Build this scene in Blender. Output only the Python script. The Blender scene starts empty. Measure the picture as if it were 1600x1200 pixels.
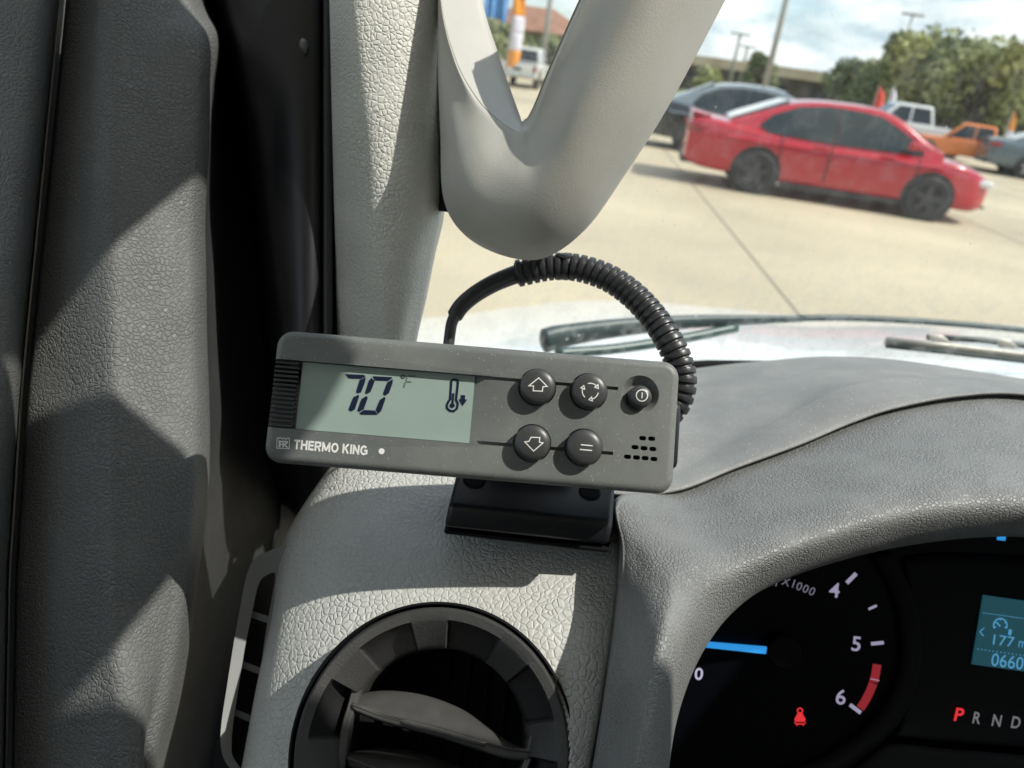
import bpy, bmesh, math, random
import numpy as np
from mathutils import Vector, Matrix
random.seed(7)
R = math.radians
sc = bpy.context.scene
col = sc.collection

# ------------------------------------------------------------------ camera, world, sun, exposure
EYE = 1.60; PITCH = R(24); ROLL = R(8); FPX = 1164.0
FW = Vector((0, math.cos(PITCH), -math.sin(PITCH)))
_u0 = Vector((0, math.sin(PITCH), math.cos(PITCH))); _r0 = Vector((1, 0, 0))
RT = _r0*math.cos(ROLL) + _u0*math.sin(ROLL)
UP = _u0*math.cos(ROLL) - _r0*math.sin(ROLL)
CAM = Vector((0, 0, EYE))
cd = bpy.data.cameras.new('camera'); cam = bpy.data.objects.new('camera', cd); col.objects.link(cam)
cam.matrix_world = Matrix.Translation(CAM) @ Matrix((RT, UP, -FW)).transposed().to_4x4()
cd.sensor_width = 36; cd.lens = FPX/1600*36; cd.clip_start = 0.01; cd.clip_end = 2000
cd.dof.use_dof = True; cd.dof.focus_distance = 0.305; cd.dof.aperture_fstop = 11.5
sc.camera = cam
sc.view_settings.view_transform = 'Standard'; sc.view_settings.look = 'None'
sc.view_settings.exposure = 0.80; sc.view_settings.gamma = 1
sc.cycles.max_bounces = 5; sc.cycles.diffuse_bounces = 3; sc.cycles.glossy_bounces = 2; sc.cycles.transparent_max_bounces = 5; sc.cycles.transmission_bounces = 2
SUN = (0.66*RT + 0.585*UP - 0.47*FW).normalized()
sl = bpy.data.lights.new('sun', 'SUN'); sl.energy = 2.7; sl.angle = R(0.53); sl.color = (1, .965, .89)
so = bpy.data.objects.new('sun', sl); col.objects.link(so)
so.rotation_euler = SUN.to_track_quat('Z', 'Y').to_euler()
w = bpy.data.worlds.new('World'); sc.world = w; w.use_nodes = True
nt = w.node_tree; nt.nodes.clear()
def nd(t, kind, **kw):
    n = t.nodes.new(kind)
    for k, v in kw.items(): setattr(n, k, v)
    return n
wo = nd(nt, 'ShaderNodeOutputWorld'); bg = nd(nt, 'ShaderNodeBackground'); bg.inputs[1].default_value = 0.15
sky = nd(nt, 'ShaderNodeTexSky', sky_type='NISHITA', sun_disc=False)
sky.sun_elevation = math.asin(SUN.z); sky.sun_rotation = math.atan2(SUN.x, SUN.y); sky.air_density = 1.0; sky.dust_density = 1.5
tc = nd(nt, 'ShaderNodeTexCoord'); mp = nd(nt, 'ShaderNodeMapping'); mp.inputs['Scale'].default_value = (1, 1, 2.6)
nz = nd(nt, 'ShaderNodeTexNoise'); nz.inputs['Scale'].default_value = 3.6; nz.inputs['Detail'].default_value = 7; nz.inputs['Roughness'].default_value = .56
cr_ = nd(nt, 'ShaderNodeValToRGB'); cr_.color_ramp.elements[0].position = .36; cr_.color_ramp.elements[1].position = .54
mx = nd(nt, 'ShaderNodeMix', data_type='RGBA')
nz2 = nd(nt, 'ShaderNodeTexNoise'); nz2.inputs['Scale'].default_value = 7; nz2.inputs['Detail'].default_value = 5
cc = nd(nt, 'ShaderNodeValToRGB'); cc.color_ramp.elements[0].color = (1.8, 2.5, 3.0, 1); cc.color_ramp.elements[1].color = (4.7, 4.9, 4.95, 1)
cc.color_ramp.elements[0].position = .42; cc.color_ramp.elements[1].position = .58
L = nt.links.new
L(tc.outputs['Generated'], mp.inputs['Vector']); L(mp.outputs[0], nz.inputs['Vector']); L(mp.outputs[0], nz2.inputs['Vector'])
L(nz.outputs['Fac'], cr_.inputs[0]); L(nz2.outputs['Fac'], cc.inputs[0])
L(cr_.outputs[0], mx.inputs[0]); L(sky.outputs[0], mx.inputs[6]); L(cc.outputs[0], mx.inputs[7])
L(mx.outputs[2], bg.inputs[0]); L(bg.outputs[0], wo.inputs[0])

# ------------------------------------------------------------------ pixel-of-survey to point helpers
def ray(u, v): return FW + RT*((u-800)/FPX) - UP*((v-600)/FPX)
def W(u, v, d): return CAM + ray(u, v)*d
def GR(u, v, z=0.0):
    q = ray(u, v); return CAM + q*((z-EYE)/q.z)
class Plane:
    def __init__(s, u, v, d, rot=0, tilt=0, yaw=0):
        a = R(rot); t = R(tilt); y = R(yaw)
        s.o = W(u, v, d); ex = RT*math.cos(a) - UP*math.sin(a); ey = RT*math.sin(a) + UP*math.cos(a)
        n = -FW
        ey2 = ey*math.cos(t) - n*math.sin(t); n2 = n*math.cos(t) + ey*math.sin(t)
        s.ex = ex*math.cos(y) - n2*math.sin(y); s.n = n2*math.cos(y) + ex*math.sin(y); s.ey = ey2
    def at(s, u, v, z=0):
        q = ray(u, v); o = s.o + s.n*z
        return CAM + q*((o-CAM).dot(s.n)/q.dot(s.n))
    def loc(s, u, v, z=0):
        p = s.at(u, v, z) - s.o; return (p.dot(s.ex), p.dot(s.ey))
    def w(s, x, y, z=0): return s.o + s.ex*x + s.ey*y + s.n*z

# ------------------------------------------------------------------ materials
MATS = {}
def base(name):
    m = bpy.data.materials.new(name); m.use_nodes = True
    t = m.node_tree; b = t.nodes['Principled BSDF']; MATS[name] = m
    return m, t, b
def plain(name, c, rough=.5, metal=0, spec=.5, coat=0, emis=None, es=0, var=0.0, vscale=40, bump=0, bscale=400, bdist=.0004):
    m, t, b = base(name)
    b.inputs['Base Color'].default_value = (*c, 1); b.inputs['Roughness'].default_value = rough
    b.inputs['Metallic'].default_value = metal; b.inputs['Specular IOR Level'].default_value = spec
    b.inputs['Coat Weight'].default_value = coat
    if emis: b.inputs['Emission Color'].default_value = (*emis, 1); b.inputs['Emission Strength'].default_value = es
    co = nd(t, 'ShaderNodeTexCoord')
    if var:
        n = nd(t, 'ShaderNodeTexNoise'); n.inputs['Scale'].default_value = vscale; n.inputs['Detail'].default_value = 6
        rp = nd(t, 'ShaderNodeMapRange'); rp.inputs['To Min'].default_value = 1-var; rp.inputs['To Max'].default_value = 1+var
        rp.inputs['From Min'].default_value = .3; rp.inputs['From Max'].default_value = .7
        vm = nd(t, 'ShaderNodeVectorMath', operation='SCALE'); vm.inputs[0].default_value = c
        t.links.new(co.outputs['Object'], n.inputs['Vector']); t.links.new(n.outputs['Fac'], rp.inputs['Value'])
        t.links.new(rp.outputs[0], vm.inputs['Scale']); t.links.new(vm.outputs[0], b.inputs['Base Color'])
    if bump:
        n = nd(t, 'ShaderNodeTexNoise'); n.inputs['Scale'].default_value = bscale; n.inputs['Detail'].default_value = 3
        bp = nd(t, 'ShaderNodeBump'); bp.inputs['Strength'].default_value = bump; bp.inputs['Distance'].default_value = bdist
        t.links.new(co.outputs['Object'], n.inputs['Vector']); t.links.new(n.outputs['Fac'], bp.inputs['Height'])
        t.links.new(bp.outputs[0], b.inputs['Normal'])
    return m
def leather(name, c, scale=380, rough=.5, strength=.7, dist=.0006, stretch=(1, 1, 1), dust=0, spec=.35, var=.06):
    m, t, b = base(name); l = t.links.new
    b.inputs['Roughness'].default_value = rough; b.inputs['Specular IOR Level'].default_value = spec
    co = nd(t, 'ShaderNodeTexCoord'); ma = nd(t, 'ShaderNodeMapping'); ma.inputs['Scale'].default_value = stretch
    l(co.outputs['Object'], ma.inputs[0])
    dn = nd(t, 'ShaderNodeTexNoise'); dn.inputs['Scale'].default_value = scale*.45; dn.inputs['Detail'].default_value = 1
    l(ma.outputs[0], dn.inputs['Vector'])
    sb = nd(t, 'ShaderNodeVectorMath', operation='SUBTRACT'); sb.inputs[1].default_value = (.5, .5, .5); l(dn.outputs['Color'], sb.inputs[0])
    sv = nd(t, 'ShaderNodeVectorMath', operation='SCALE'); sv.inputs['Scale'].default_value = .45/scale; l(sb.outputs[0], sv.inputs[0])
    ad = nd(t, 'ShaderNodeVectorMath', operation='ADD'); l(ma.outputs[0], ad.inputs[0]); l(sv.outputs[0], ad.inputs[1])
    vo = nd(t, 'ShaderNodeTexVoronoi', feature='DISTANCE_TO_EDGE'); vo.inputs['Scale'].default_value = scale; l(ad.outputs[0], vo.inputs['Vector'])
    mr = nd(t, 'ShaderNodeMapRange', interpolation_type='SMOOTHSTEP'); mr.inputs['From Max'].default_value = .20; l(vo.outputs['Distance'], mr.inputs['Value'])
    n2 = nd(t, 'ShaderNodeTexNoise'); n2.inputs['Scale'].default_value = scale*2.2; n2.inputs['Detail'].default_value = 0; l(ma.outputs[0], n2.inputs['Vector'])
    n3 = nd(t, 'ShaderNodeTexNoise'); n3.inputs['Scale'].default_value = scale*.12; n3.inputs['Detail'].default_value = 0; l(ma.outputs[0], n3.inputs['Vector'])
    m3 = nd(t, 'ShaderNodeMapRange'); m3.inputs['From Min'].default_value = .3; m3.inputs['From Max'].default_value = .7; m3.inputs['To Min'].default_value = .45; l(n3.outputs['Fac'], m3.inputs['Value'])
    mm = nd(t, 'ShaderNodeMath', operation='MULTIPLY'); l(mr.outputs[0], mm.inputs[0]); l(m3.outputs[0], mm.inputs[1])
    am = nd(t, 'ShaderNodeMath', operation='MULTIPLY_ADD'); am.inputs[1].default_value = .16; l(n2.outputs['Fac'], am.inputs[0]); l(mm.outputs[0], am.inputs[2])
    bp = nd(t, 'ShaderNodeBump'); bp.inputs['Strength'].default_value = strength; bp.inputs['Distance'].default_value = dist
    l(am.outputs[0], bp.inputs['Height']); l(bp.outputs[0], b.inputs['Normal'])
    cn = nd(t, 'ShaderNodeTexNoise'); cn.inputs['Scale'].default_value = 30; cn.inputs['Detail'].default_value = 4; l(co.outputs['Object'], cn.inputs['Vector'])
    rp = nd(t, 'ShaderNodeMapRange'); rp.inputs['From Min'].default_value = .3; rp.inputs['From Max'].default_value = .7
    rp.inputs['To Min'].default_value = 1-var; rp.inputs['To Max'].default_value = 1+var; l(cn.outputs['Fac'], rp.inputs['Value'])
    vm = nd(t, 'ShaderNodeVectorMath', operation='SCALE'); vm.inputs[0].default_value = c; l(rp.outputs[0], vm.inputs['Scale'])
    out = vm.outputs[0]
    if dust:
        out = add_dust(t, co, out, dust)
    l(out, b.inputs['Base Color'])
    return m
def add_dust(t, co, src, amount, dcol=(.55, .53, .47), vs=900):
    l = t.links.new
    v = nd(t, 'ShaderNodeTexVoronoi'); v.inputs['Scale'].default_value = vs; l(co.outputs['Object'], v.inputs['Vector'])
    sx = nd(t, 'ShaderNodeSeparateColor'); l(v.outputs['Color'], sx.inputs[0])
    lim = nd(t, 'ShaderNodeMapRange'); lim.inputs['From Min'].default_value = 1-amount; lim.inputs['From Max'].default_value = 1; lim.inputs['To Max'].default_value = .33; l(sx.outputs[0], lim.inputs['Value'])
    lt = nd(t, 'ShaderNodeMath', operation='LESS_THAN'); l(v.outputs['Distance'], lt.inputs[0]); l(lim.outputs[0], lt.inputs[1])
    fn = nd(t, 'ShaderNodeTexNoise'); fn.inputs['Scale'].default_value = 22; fn.inputs['Detail'].default_value = 8; fn.inputs['Roughness'].default_value = .65; l(co.outputs['Object'], fn.inputs['Vector'])
    fr = nd(t, 'ShaderNodeMapRange'); fr.inputs['From Min'].default_value = .42; fr.inputs['From Max'].default_value = .75; fr.inputs['To Max'].default_value = .28; l(fn.outputs['Fac'], fr.inputs['Value'])
    mxx = nd(t, 'ShaderNodeMath', operation='MAXIMUM'); l(lt.outputs[0], mxx.inputs[0]); l(fr.outputs[0], mxx.inputs[1])
    sc_ = nd(t, 'ShaderNodeMath', operation='MULTIPLY'); sc_.inputs[1].default_value = .75; l(mxx.outputs[0], sc_.inputs[0])
    mi = nd(t, 'ShaderNodeMix', data_type='RGBA'); l(sc_.outputs[0], mi.inputs[0]); l(src, mi.inputs[6]); mi.inputs[7].default_value = (*dcol, 1)
    return mi.outputs[2]
def dusty_plastic(name, c, rough, dust=.2, vs=1500, bump=.25, bscale=1800):
    m = plain(name, c, rough, bump=bump, bscale=bscale, bdist=.0002, var=.05, vscale=25)
    t = m.node_tree; b = t.nodes['Principled BSDF']; src = b.inputs['Base Color'].links[0].from_socket
    co = [n for n in t.nodes if n.type == 'TEX_COORD'][0]
    t.links.new(add_dust(t, co, src, dust, (.42, .42, .38), vs), b.inputs['Base Color'])
    return m

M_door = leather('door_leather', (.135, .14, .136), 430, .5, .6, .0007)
M_doorside_shade = leather('door_side_shade_leather', (.045, .047, .047), 700, .5, .6, .0004)  # finer grain; base colour darkened to paint in the shade on this face
M_pillar = leather('pillar_vinyl', (.62, .62, .565), 380, .55, .66, .0008)
M_handle = plain('handle_vinyl', (.41, .402, .36), .5, bump=.35, bscale=1400, bdist=.0003, var=.05)
M_panel = leather('vent_panel_vinyl', (.50, .505, .475), 340, .48, .66, .0007)
M_sur = leather('cluster_surround_vinyl', (.19, .195, .19), 560, .46, .75, .0005)
M_top = leather('dash_top_vinyl', (.205, .21, .205), 900, .5, .45, .0003, dust=.22)
M_ctrl = dusty_plastic('controller_plastic', (.118, .129, .124), .5, .16, 1500)
M_black = plain('black_plastic', (.008, .009, .011), .35, bump=.2, bscale=1500, bdist=.0002)
M_blackmat = plain('black_matte', (.004, .0045, .0055), .8, spec=.2)
M_rubber = plain('black_rubber', (.028, .029, .031), .36, bump=.3, bscale=700, bdist=.0003, var=.2)
M_rib = plain('rib_plastic', (.035, .036, .036), .5)
M_btn = plain('button_rubber', (.045, .047, .047), .38, bump=.2, bscale=2000, bdist=.0001, var=.1)
M_white = plain('white_print', (.75, .75, .72), .5)
M_lcd = plain('lcd_glass', (.27, .345, .315), .12, spec=.5, coat=.4, var=.12, vscale=16)
M_seg = plain('lcd_segment', (.006, .012, .035), .3)
M_segf = plain('lcd_segment_faint', (.14, .18, .155), .3)
M_ring = plain('vent_ring_plastic', (.045, .045, .044), .55, bump=.5, bscale=900, bdist=.0004, var=.08)
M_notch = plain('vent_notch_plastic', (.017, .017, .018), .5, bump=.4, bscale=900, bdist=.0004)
M_vane = plain('vent_vane_plastic', (.07, .07, .068), .36, bump=.25, bscale=700, bdist=.0003, var=.12, vscale=120)
M_grey = plain('grey_plastic', (.20, .207, .205), .45, bump=.2, bscale=1200, bdist=.0002)
M_lens = plain('cluster_lens', (.002, .0025, .004), .3, spec=.12)
M_bez = plain('cluster_bezel', (.005, .0055, .0065), .6, spec=.2)
M_num = plain('lit_numeral', (.3, .28, .4), .5, emis=(.62, .56, .80), es=.26)
M_numw = plain('lit_letter', (.3, .3, .32), .5, emis=(.6, .6, .66), es=.11)
M_red = plain('lit_red', (.3, .02, .02), .5, emis=(.95, .04, .05), es=.42)
M_redd = plain('lit_red_zone', (.25, .02, .03), .5, emis=(.75, .05, .07), es=.17)
M_blue = plain('lit_needle', (.02, .2, .5), .5, emis=(.03, .32, .80), es=.48)
M_scr = plain('message_screen', (.01, .05, .06), .3, emis=(.02, .13, .17), es=.22)
M_scrt = plain('message_text', (.05, .2, .4), .3, emis=(.10, .36, .62), es=.42)

# ------------------------------------------------------------------ object helpers
def link(o, parent=None):
    col.objects.link(o)
    if parent is not None:
        o.parent = parent; o.matrix_parent_inverse = parent['_m'] if False else Matrix.Translation(-Vector(parent.location))
    return o
def tag(o, label=None, cat=None, group=None, kind=None):
    if label: o['label'] = label
    if cat: o['category'] = cat
    if group: o['group'] = group
    if kind: o['kind'] = kind
    return o
def empty(name, loc, label=None, cat=None, group=None):
    e = bpy.data.objects.new(name, None); e.empty_display_size = .02; e.location = loc; col.objects.link(e)
    return tag(e, label, cat, group)
def mesh(name, V, F, mat, parent=None, smooth=True, sharp=None, solid=0, facecam=False, uvless=True):
    me = bpy.data.meshes.new(name); me.from_pydata([tuple(v) for v in V], [], F); me.update()
    if facecam:
        s = 0.0
        for p in me.polygons: s += p.normal.dot(CAM - p.center)*p.area
        if s < 0: me.flip_normals()
    me.materials.append(mat)
    if smooth:
        me.polygons.foreach_set('use_smooth', [True]*len(me.polygons))
        if sharp is not None: me.set_sharp_from_angle(angle=R(sharp))
    o = bpy.data.objects.new(name, me); link(o, parent)
    if solid:
        md = o.modifiers.new('thickness', 'SOLIDIFY'); md.thickness = solid; md.offset = -1
    return o
def cr1(P, n, closed=False):
    """Catmull-Rom through P (k x 3) sampled at n points."""
    P = np.asarray(P, float); k = len(P)
    if k == 1: return np.repeat(P, n, 0)
    if closed: t = np.arange(n)*k/n
    else: t = np.linspace(0, k-1, n)
    i = np.floor(t).astype(int)
    if not closed: i = np.minimum(i, k-2)
    f = (t-i)[:, None]
    if closed: g = lambda j: P[(i+j) % k]
    else:
        E_ = np.vstack([2*P[0]-P[1], P, 2*P[-1]-P[-2]]); g = lambda j: E_[i+1+j]
    a, b, c, d = g(-1), g(0), g(1), g(2)
    return .5*((2*b)+(c-a)*f+(2*a-5*b+4*c-d)*f*f+(3*b-a-3*c+d)*f**3)
def gridpts(rows, nr, nc, world=False):
    G = [[(W(*p) if not world else Vector(p)) for p in r] for r in rows]
    A = np.array([cr1(r, nc) for r in G])            # rows x nc x 3
    return np.stack([cr1(A[:, j], nr) for j in range(nc)], 1)   # nr x nc x 3
def sheet(name, rows, nr, nc, mat, parent=None, solid=.003, keep=None, world=False):
    A = gridpts(rows, nr, nc, world); V = A.reshape(-1, 3)
    F = []
    for i in range(nr-1):
        for j in range(nc-1):
            q = (i*nc+j, i*nc+j+1, (i+1)*nc+j+1, (i+1)*nc+j)
            if keep is None or keep(Vector((A[i, j]+A[i+1, j+1])/2)): F.append(q)
    return mesh(name, V, F, mat, parent, solid=solid, facecam=True)
def ringloft(name, rings, nr, nc, mat, parent=None, caps=True, world=False, sharp=None):
    G = [[(W(*p) if not world else Vector(p)) for p in r] for r in rings]
    A = np.array([cr1(r, nc, True) for r in G])
    A = np.stack([cr1(A[:, j], nr) for j in range(nc)], 1)
    V = [tuple(p) for p in A.reshape(-1, 3)]; F = []
    for i in range(nr-1):
        for j in range(nc):
            k = (j+1) % nc; F.append((i*nc+j, i*nc+k, (i+1)*nc+k, (i+1)*nc+j))
    if caps: F += [tuple(range(nc)), tuple(range((nr-1)*nc, nr*nc))]
    return mesh(name, V, fixn(V, F), mat, parent, sharp=sharp)
def fixn(V, F):
    bm = bmesh.new(); vs = [bm.verts.new(v) for v in V]
    for f in F:
        try: bm.faces.new([vs[i] for i in f])
        except ValueError: pass
    bm.verts.index_update(); bmesh.ops.recalc_face_normals(bm, faces=bm.faces)
    out = [tuple(v.index for v in f.verts) for f in bm.faces]; bm.free(); return out
def tube_vf(P, rad, seg=16, flat=1.0, cap=True):
    P = [Vector(p) for p in P]; n = len(P); V = []; F = []
    T = [((P[min(i+1, n-1)]-P[max(i-1, 0)]).normalized()) for i in range(n)]
    a = Vector((0, 0, 1)) if abs(T[0].z) < .9 else Vector((1, 0, 0))
    N = (a - T[0]*a.dot(T[0])).normalized()
    for i in range(n):
        N = (N - T[i]*N.dot(T[i])).normalized(); B = T[i].cross(N)
        r = rad[i] if hasattr(rad, '__len__') else rad
        for j in range(seg):
            th = 2*math.pi*j/seg; V.append(P[i]+N*math.cos(th)*r+B*math.sin(th)*r*flat)
    for i in range(n-1):
        for j in range(seg):
            k = (j+1) % seg; F.append((i*seg+j, i*seg+k, (i+1)*seg+k, (i+1)*seg+j))
    if cap: F += [tuple(reversed(range(seg))), tuple(range((n-1)*seg, n*seg))]
    return V, F
def tube(name, P, rad, mat, parent=None, seg=16, sharp=None, flat=1.0):
    V, F = tube_vf(P, rad, seg, flat); return mesh(name, V, fixn(V, F), mat, parent, sharp=sharp)
def bmobj(name, bm, mat, parent=None, smooth=True, sharp=35, mw=None):
    bmesh.ops.recalc_face_normals(bm, faces=bm.faces)
    if mw is not None: bm.transform(mw)
    me = bpy.data.meshes.new(name); bm.to_mesh(me); bm.free(); me.materials.append(mat)
    if smooth:
        me.polygons.foreach_set('use_smooth', [True]*len(me.polygons)); me.set_sharp_from_angle(angle=R(sharp))
    o = bpy.data.objects.new(name, me); return link(o, parent)
def box_bm(x0, x1, y0, y1, z0, z1, bev=0, seg=2, bm=None):
    b = bmesh.new(); r = bmesh.ops.create_cube(b, size=1)
    bmesh.ops.scale(b, vec=(x1-x0, y1-y0, z1-z0), verts=b.verts); bmesh.ops.translate(b, vec=((x0+x1)/2, (y0+y1)/2, (z0+z1)/2), verts=b.verts)
    if bev: bmesh.ops.bevel(b, geom=b.edges[:], offset=bev, segments=seg, profile=.5, affect='EDGES')
    return b
def prism_bm(poly, z0, z1, bev=0, seg=2, topbev_only=False):
    b = bmesh.new(); lo = [b.verts.new((x, y, z0)) for x, y in poly]; hi = [b.verts.new((x, y, z1)) for x, y in poly]
    n = len(poly); b.faces.new(list(reversed(lo))); ft = b.faces.new(hi)
    for i in range(n): b.faces.new((lo[i], lo[(i+1) % n], hi[(i+1) % n], hi[i]))
    bmesh.ops.recalc_face_normals(b, faces=b.faces)
    if bev:
        es = list(ft.edges) if topbev_only else b.edges[:]
        bmesh.ops.bevel(b, geom=es, offset=bev, segments=seg, profile=.5, affect='EDGES')
    return b
def rrect(x0, x1, y0, y1, r, n=8):
    P = []
    for cx, cy, a0 in ((x1-r, y1-r, 0), (x0+r, y1-r, 90), (x0+r, y0+r, 180), (x1-r, y0+r, 270)):
        for k in range(n+1):
            a = R(a0+90*k/n); P.append((cx+r*math.cos(a), cy+r*math.sin(a)))
    return P
def frame_mw(pl): return Matrix.Translation(pl.o) @ Matrix((pl.ex, pl.ey, pl.n)).transposed().to_4x4()
def text_px(s, size=1.0, offset=0.0, shear=0, space=1.0):
    """filled text as 2-D vertices and faces, x right, y up, cap height about 0.7*size"""
    c = bpy.data.curves.new('t', 'FONT'); c.body = s; c.size = size; c.offset = offset; c.shear = shear; c.space_character = space
    c.resolution_u = 4
    o = bpy.data.objects.new('t', c); col.objects.link(o)
    dg = bpy.context.evaluated_depsgraph_get(); me = o.evaluated_get(dg).to_mesh()
    V = [(v.co.x, v.co.y) for v in me.vertices]; F = [tuple(p.vertices) for p in me.polygons]
    o.evaluated_get(dg).to_mesh_clear(); bpy.data.objects.remove(o); bpy.data.curves.remove(c)
    return V, F
def text_on(name, s, pl, u, v, hpx, ang, mat, parent, z=.0002, width=None, bold=0.0, center=False, shear=0, sx=1.0):
    """lettering on a plane: baseline-left at (u,v), cap height hpx, running at ang degrees clockwise"""
    V, F = text_px(s, 1.0, bold, shear)
    x0 = min(p[0] for p in V); x1 = max(p[0] for p in V); y0 = min(p[1] for p in V); y1 = max(p[1] for p in V)
    k = hpx/(y1-y0); kx = k*sx if width is None else width/(x1-x0)
    ca, sa = math.cos(R(ang)), math.sin(R(ang)); P = []
    for x, y in V:
        X = (x-x0)*kx - (kx*(x1-x0)/2 if center else 0); Y = (y-y0)*k - (hpx/2 if center else 0)
        P.append(pl.at(u+X*ca+Y*sa, v+X*sa-Y*ca, z))
    return mesh(name, P, F, mat, parent, smooth=False, facecam=True)
def poly_on(name, pts, pl, mat, parent, z=.0002, thick=0):
    P = [pl.at(u, v, z) for u, v in pts]
    n = len(P)
    if not thick: return mesh(name, P, [tuple(range(n))], mat, parent, smooth=False, facecam=True)
    Q = [p - pl.n*thick for p in P]
    F = [tuple(range(n)), tuple(range(n, 2*n))]+[(i, (i+1) % n, n+(i+1) % n, n+i) for i in range(n)]
    return mesh(name, P+Q, fixn(P+Q, F), mat, parent, smooth=False)
def stroke_vf(pts, wpx, mapf, closed=False):
    n = len(pts); V = []; F = []
    for i in range(n):
        p = Vector(pts[i]); a = Vector(pts[(i-1) % n]) if (closed or i > 0) else None; b = Vector(pts[(i+1) % n]) if (closed or i < n-1) else None
        d1 = (p-a).normalized() if a is not None else (b-p).normalized(); d2 = (b-p).normalized() if b is not None else d1
        m = Vector((-d1.y-d2.y, d1.x+d2.x))
        m = m.normalized() if m.length > 1e-6 else Vector((-d1.y, d1.x))
        k = wpx/2/max(.35, m.dot(Vector((-d1.y, d1.x))))
        V += [mapf(*(p+m*k)), mapf(*(p-m*k))]
    for i in range(n if closed else n-1):
        j = (i+1) % n; F.append((2*i, 2*i+1, 2*j+1, 2*j))
    return V, F
def merge(lst):
    V = []; F = []
    for v, f in lst:
        o = len(V); V += list(v); F += [tuple(i+o for i in q) for q in f]
    return V, F
def subdiv(pts, step, closed=False):
    out = []; n = len(pts)
    for i in range(n if closed else n-1):
        a = Vector(pts[i]); b = Vector(pts[(i+1) % n]); k = max(1, int((b-a).length/step))
        out += [tuple(a.lerp(b, j/k)) for j in range(k)]
    if not closed: out.append(tuple(pts[-1]))
    return out
def apply_bool(o, cutters):
    for c in cutters:
        md = o.modifiers.new('cut', 'BOOLEAN'); md.operation = 'DIFFERENCE'; md.solver = 'EXACT'; md.object = c; md.use_self = True
    dg = bpy.context.evaluated_depsgraph_get(); dg.update()
    me = bpy.data.meshes.new_from_object(o.evaluated_get(dg)); o.modifiers.clear(); o.data = me
    for c in cutters: bpy.data.objects.remove(c)
    me.polygons.foreach_set('use_smooth', [True]*len(me.polygons)); me.set_sharp_from_angle(angle=R(28))
#@@PART2
# ------------------------------------------------------------------ door (left)
def lerp(a, b, t): return a+(b-a)*t
def itp(v, tab):
    xs = [t[0] for t in tab]; return float(np.interp(v, xs, [t[1] for t in tab]))
VR = [-160, 0, 60, 140, 240, 340, 440, 540, 640, 740, 820, 900, 1000, 1100, 1200, 1320]
gl = [(-160, 120), (0, 105), (300, 75), (600, 45), (900, 26), (1200, 20), (1320, 16)]
ck = [(-160, 196), (0, 190), (400, 180), (700, 184), (1000, 186), (1200, 200), (1320, 205)]
ed = [(-160, 270), (0, 305), (60, 330), (140, 322), (340, 311), (540, 314), (700, 320), (800, 313), (930, 296), (1060, 280), (1200, 245), (1320, 220)]
ou = [(-160, 290), (0, 332), (60, 348), (200, 372), (400, 402), (540, 414), (700, 425), (830, 425), (950, 385), (1100, 340), (1200, 318), (1320, 290)]
door = empty('side_trim_panel', W(150, 600, .34), 'dark grey leather-grained door panel standing along the left edge', 'door')
def dd(v): return itp(v, [(-160, .352), (600, .338), (1320, .305)])
rows = []
for v in VR:
    g, c, e, o = itp(v, gl), itp(v, ck), itp(v, ed), itp(v, ou); D = dd(v)
    rows.append([(g-2, v, D+.03), (g+2, v, D+.010), (g+8, v, D+.004), (lerp(g, c, .45), v, D-.0035), (c-34, v, D-.0085), (c-6, v, D-.0100), (c+22, v, D-.0055), (lerp(c, e, .5), v, D+.003),
                 (e-30, v, D+.0105), (e-6, v, D+.020), (e+9, v, D+.045), (e+9, v, D+.065)])
sheet('door_panel', rows, 120, 80, M_door, door, .004)
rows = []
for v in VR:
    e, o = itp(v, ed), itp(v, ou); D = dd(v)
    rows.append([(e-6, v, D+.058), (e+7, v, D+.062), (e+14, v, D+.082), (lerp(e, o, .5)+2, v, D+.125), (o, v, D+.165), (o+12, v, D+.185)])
sheet('door_jamb_face', rows, 100, 30, M_doorside_shade, door, .004)
rows = []
for v in VR:
    g = itp(v, gl); D = dd(v)
    rows.append([(-220, v, D-.012), (-80, v, D-.018), (g-70, v, D-.02), (g-42, v, D-.017), (g-24, v, D-.004), (g-14, v, D+.014), (g-6, v, D+.04), (g+14, v, D+.048)])
sheet('door_edge_trim', rows, 100, 40, M_door, door, .004)

# black seal between door and pillar
seal = empty('door_seal', W(450, 500, .48), 'black rubber and plastic gap between door panel and windshield pillar', 'door seal')
rows = [[(250, v, .53), (itp(v, ou)-4, v, .50), (itp(v, ou)+6, v, .46), (itp(v, ou)+26, v, .41), (470, v, .395), (512, v, .405), (540, v, .44)] for v in (-160, 100, 300, 500, 640)]
rows += [[(220, v, .53), (330, v, .53), (400, v, .53), (440, v, .52), (480, v, .505), (520, v, .51), (560, v, .52)] for v in (800, 1000, 1320)]
sheet('seal_face', rows, 60, 50, M_black, seal, .004)
tube('seal_bead', [W(512, v, .400) for v in range(-160, 620, 40)], .0026, M_rubber, seal, 12)
tube('clip', [W(474, 62, .398), W(475, 72, .391), W(477, 82, .394)], [.0016, .0024, .0012], M_grey, seal, 12)

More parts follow.
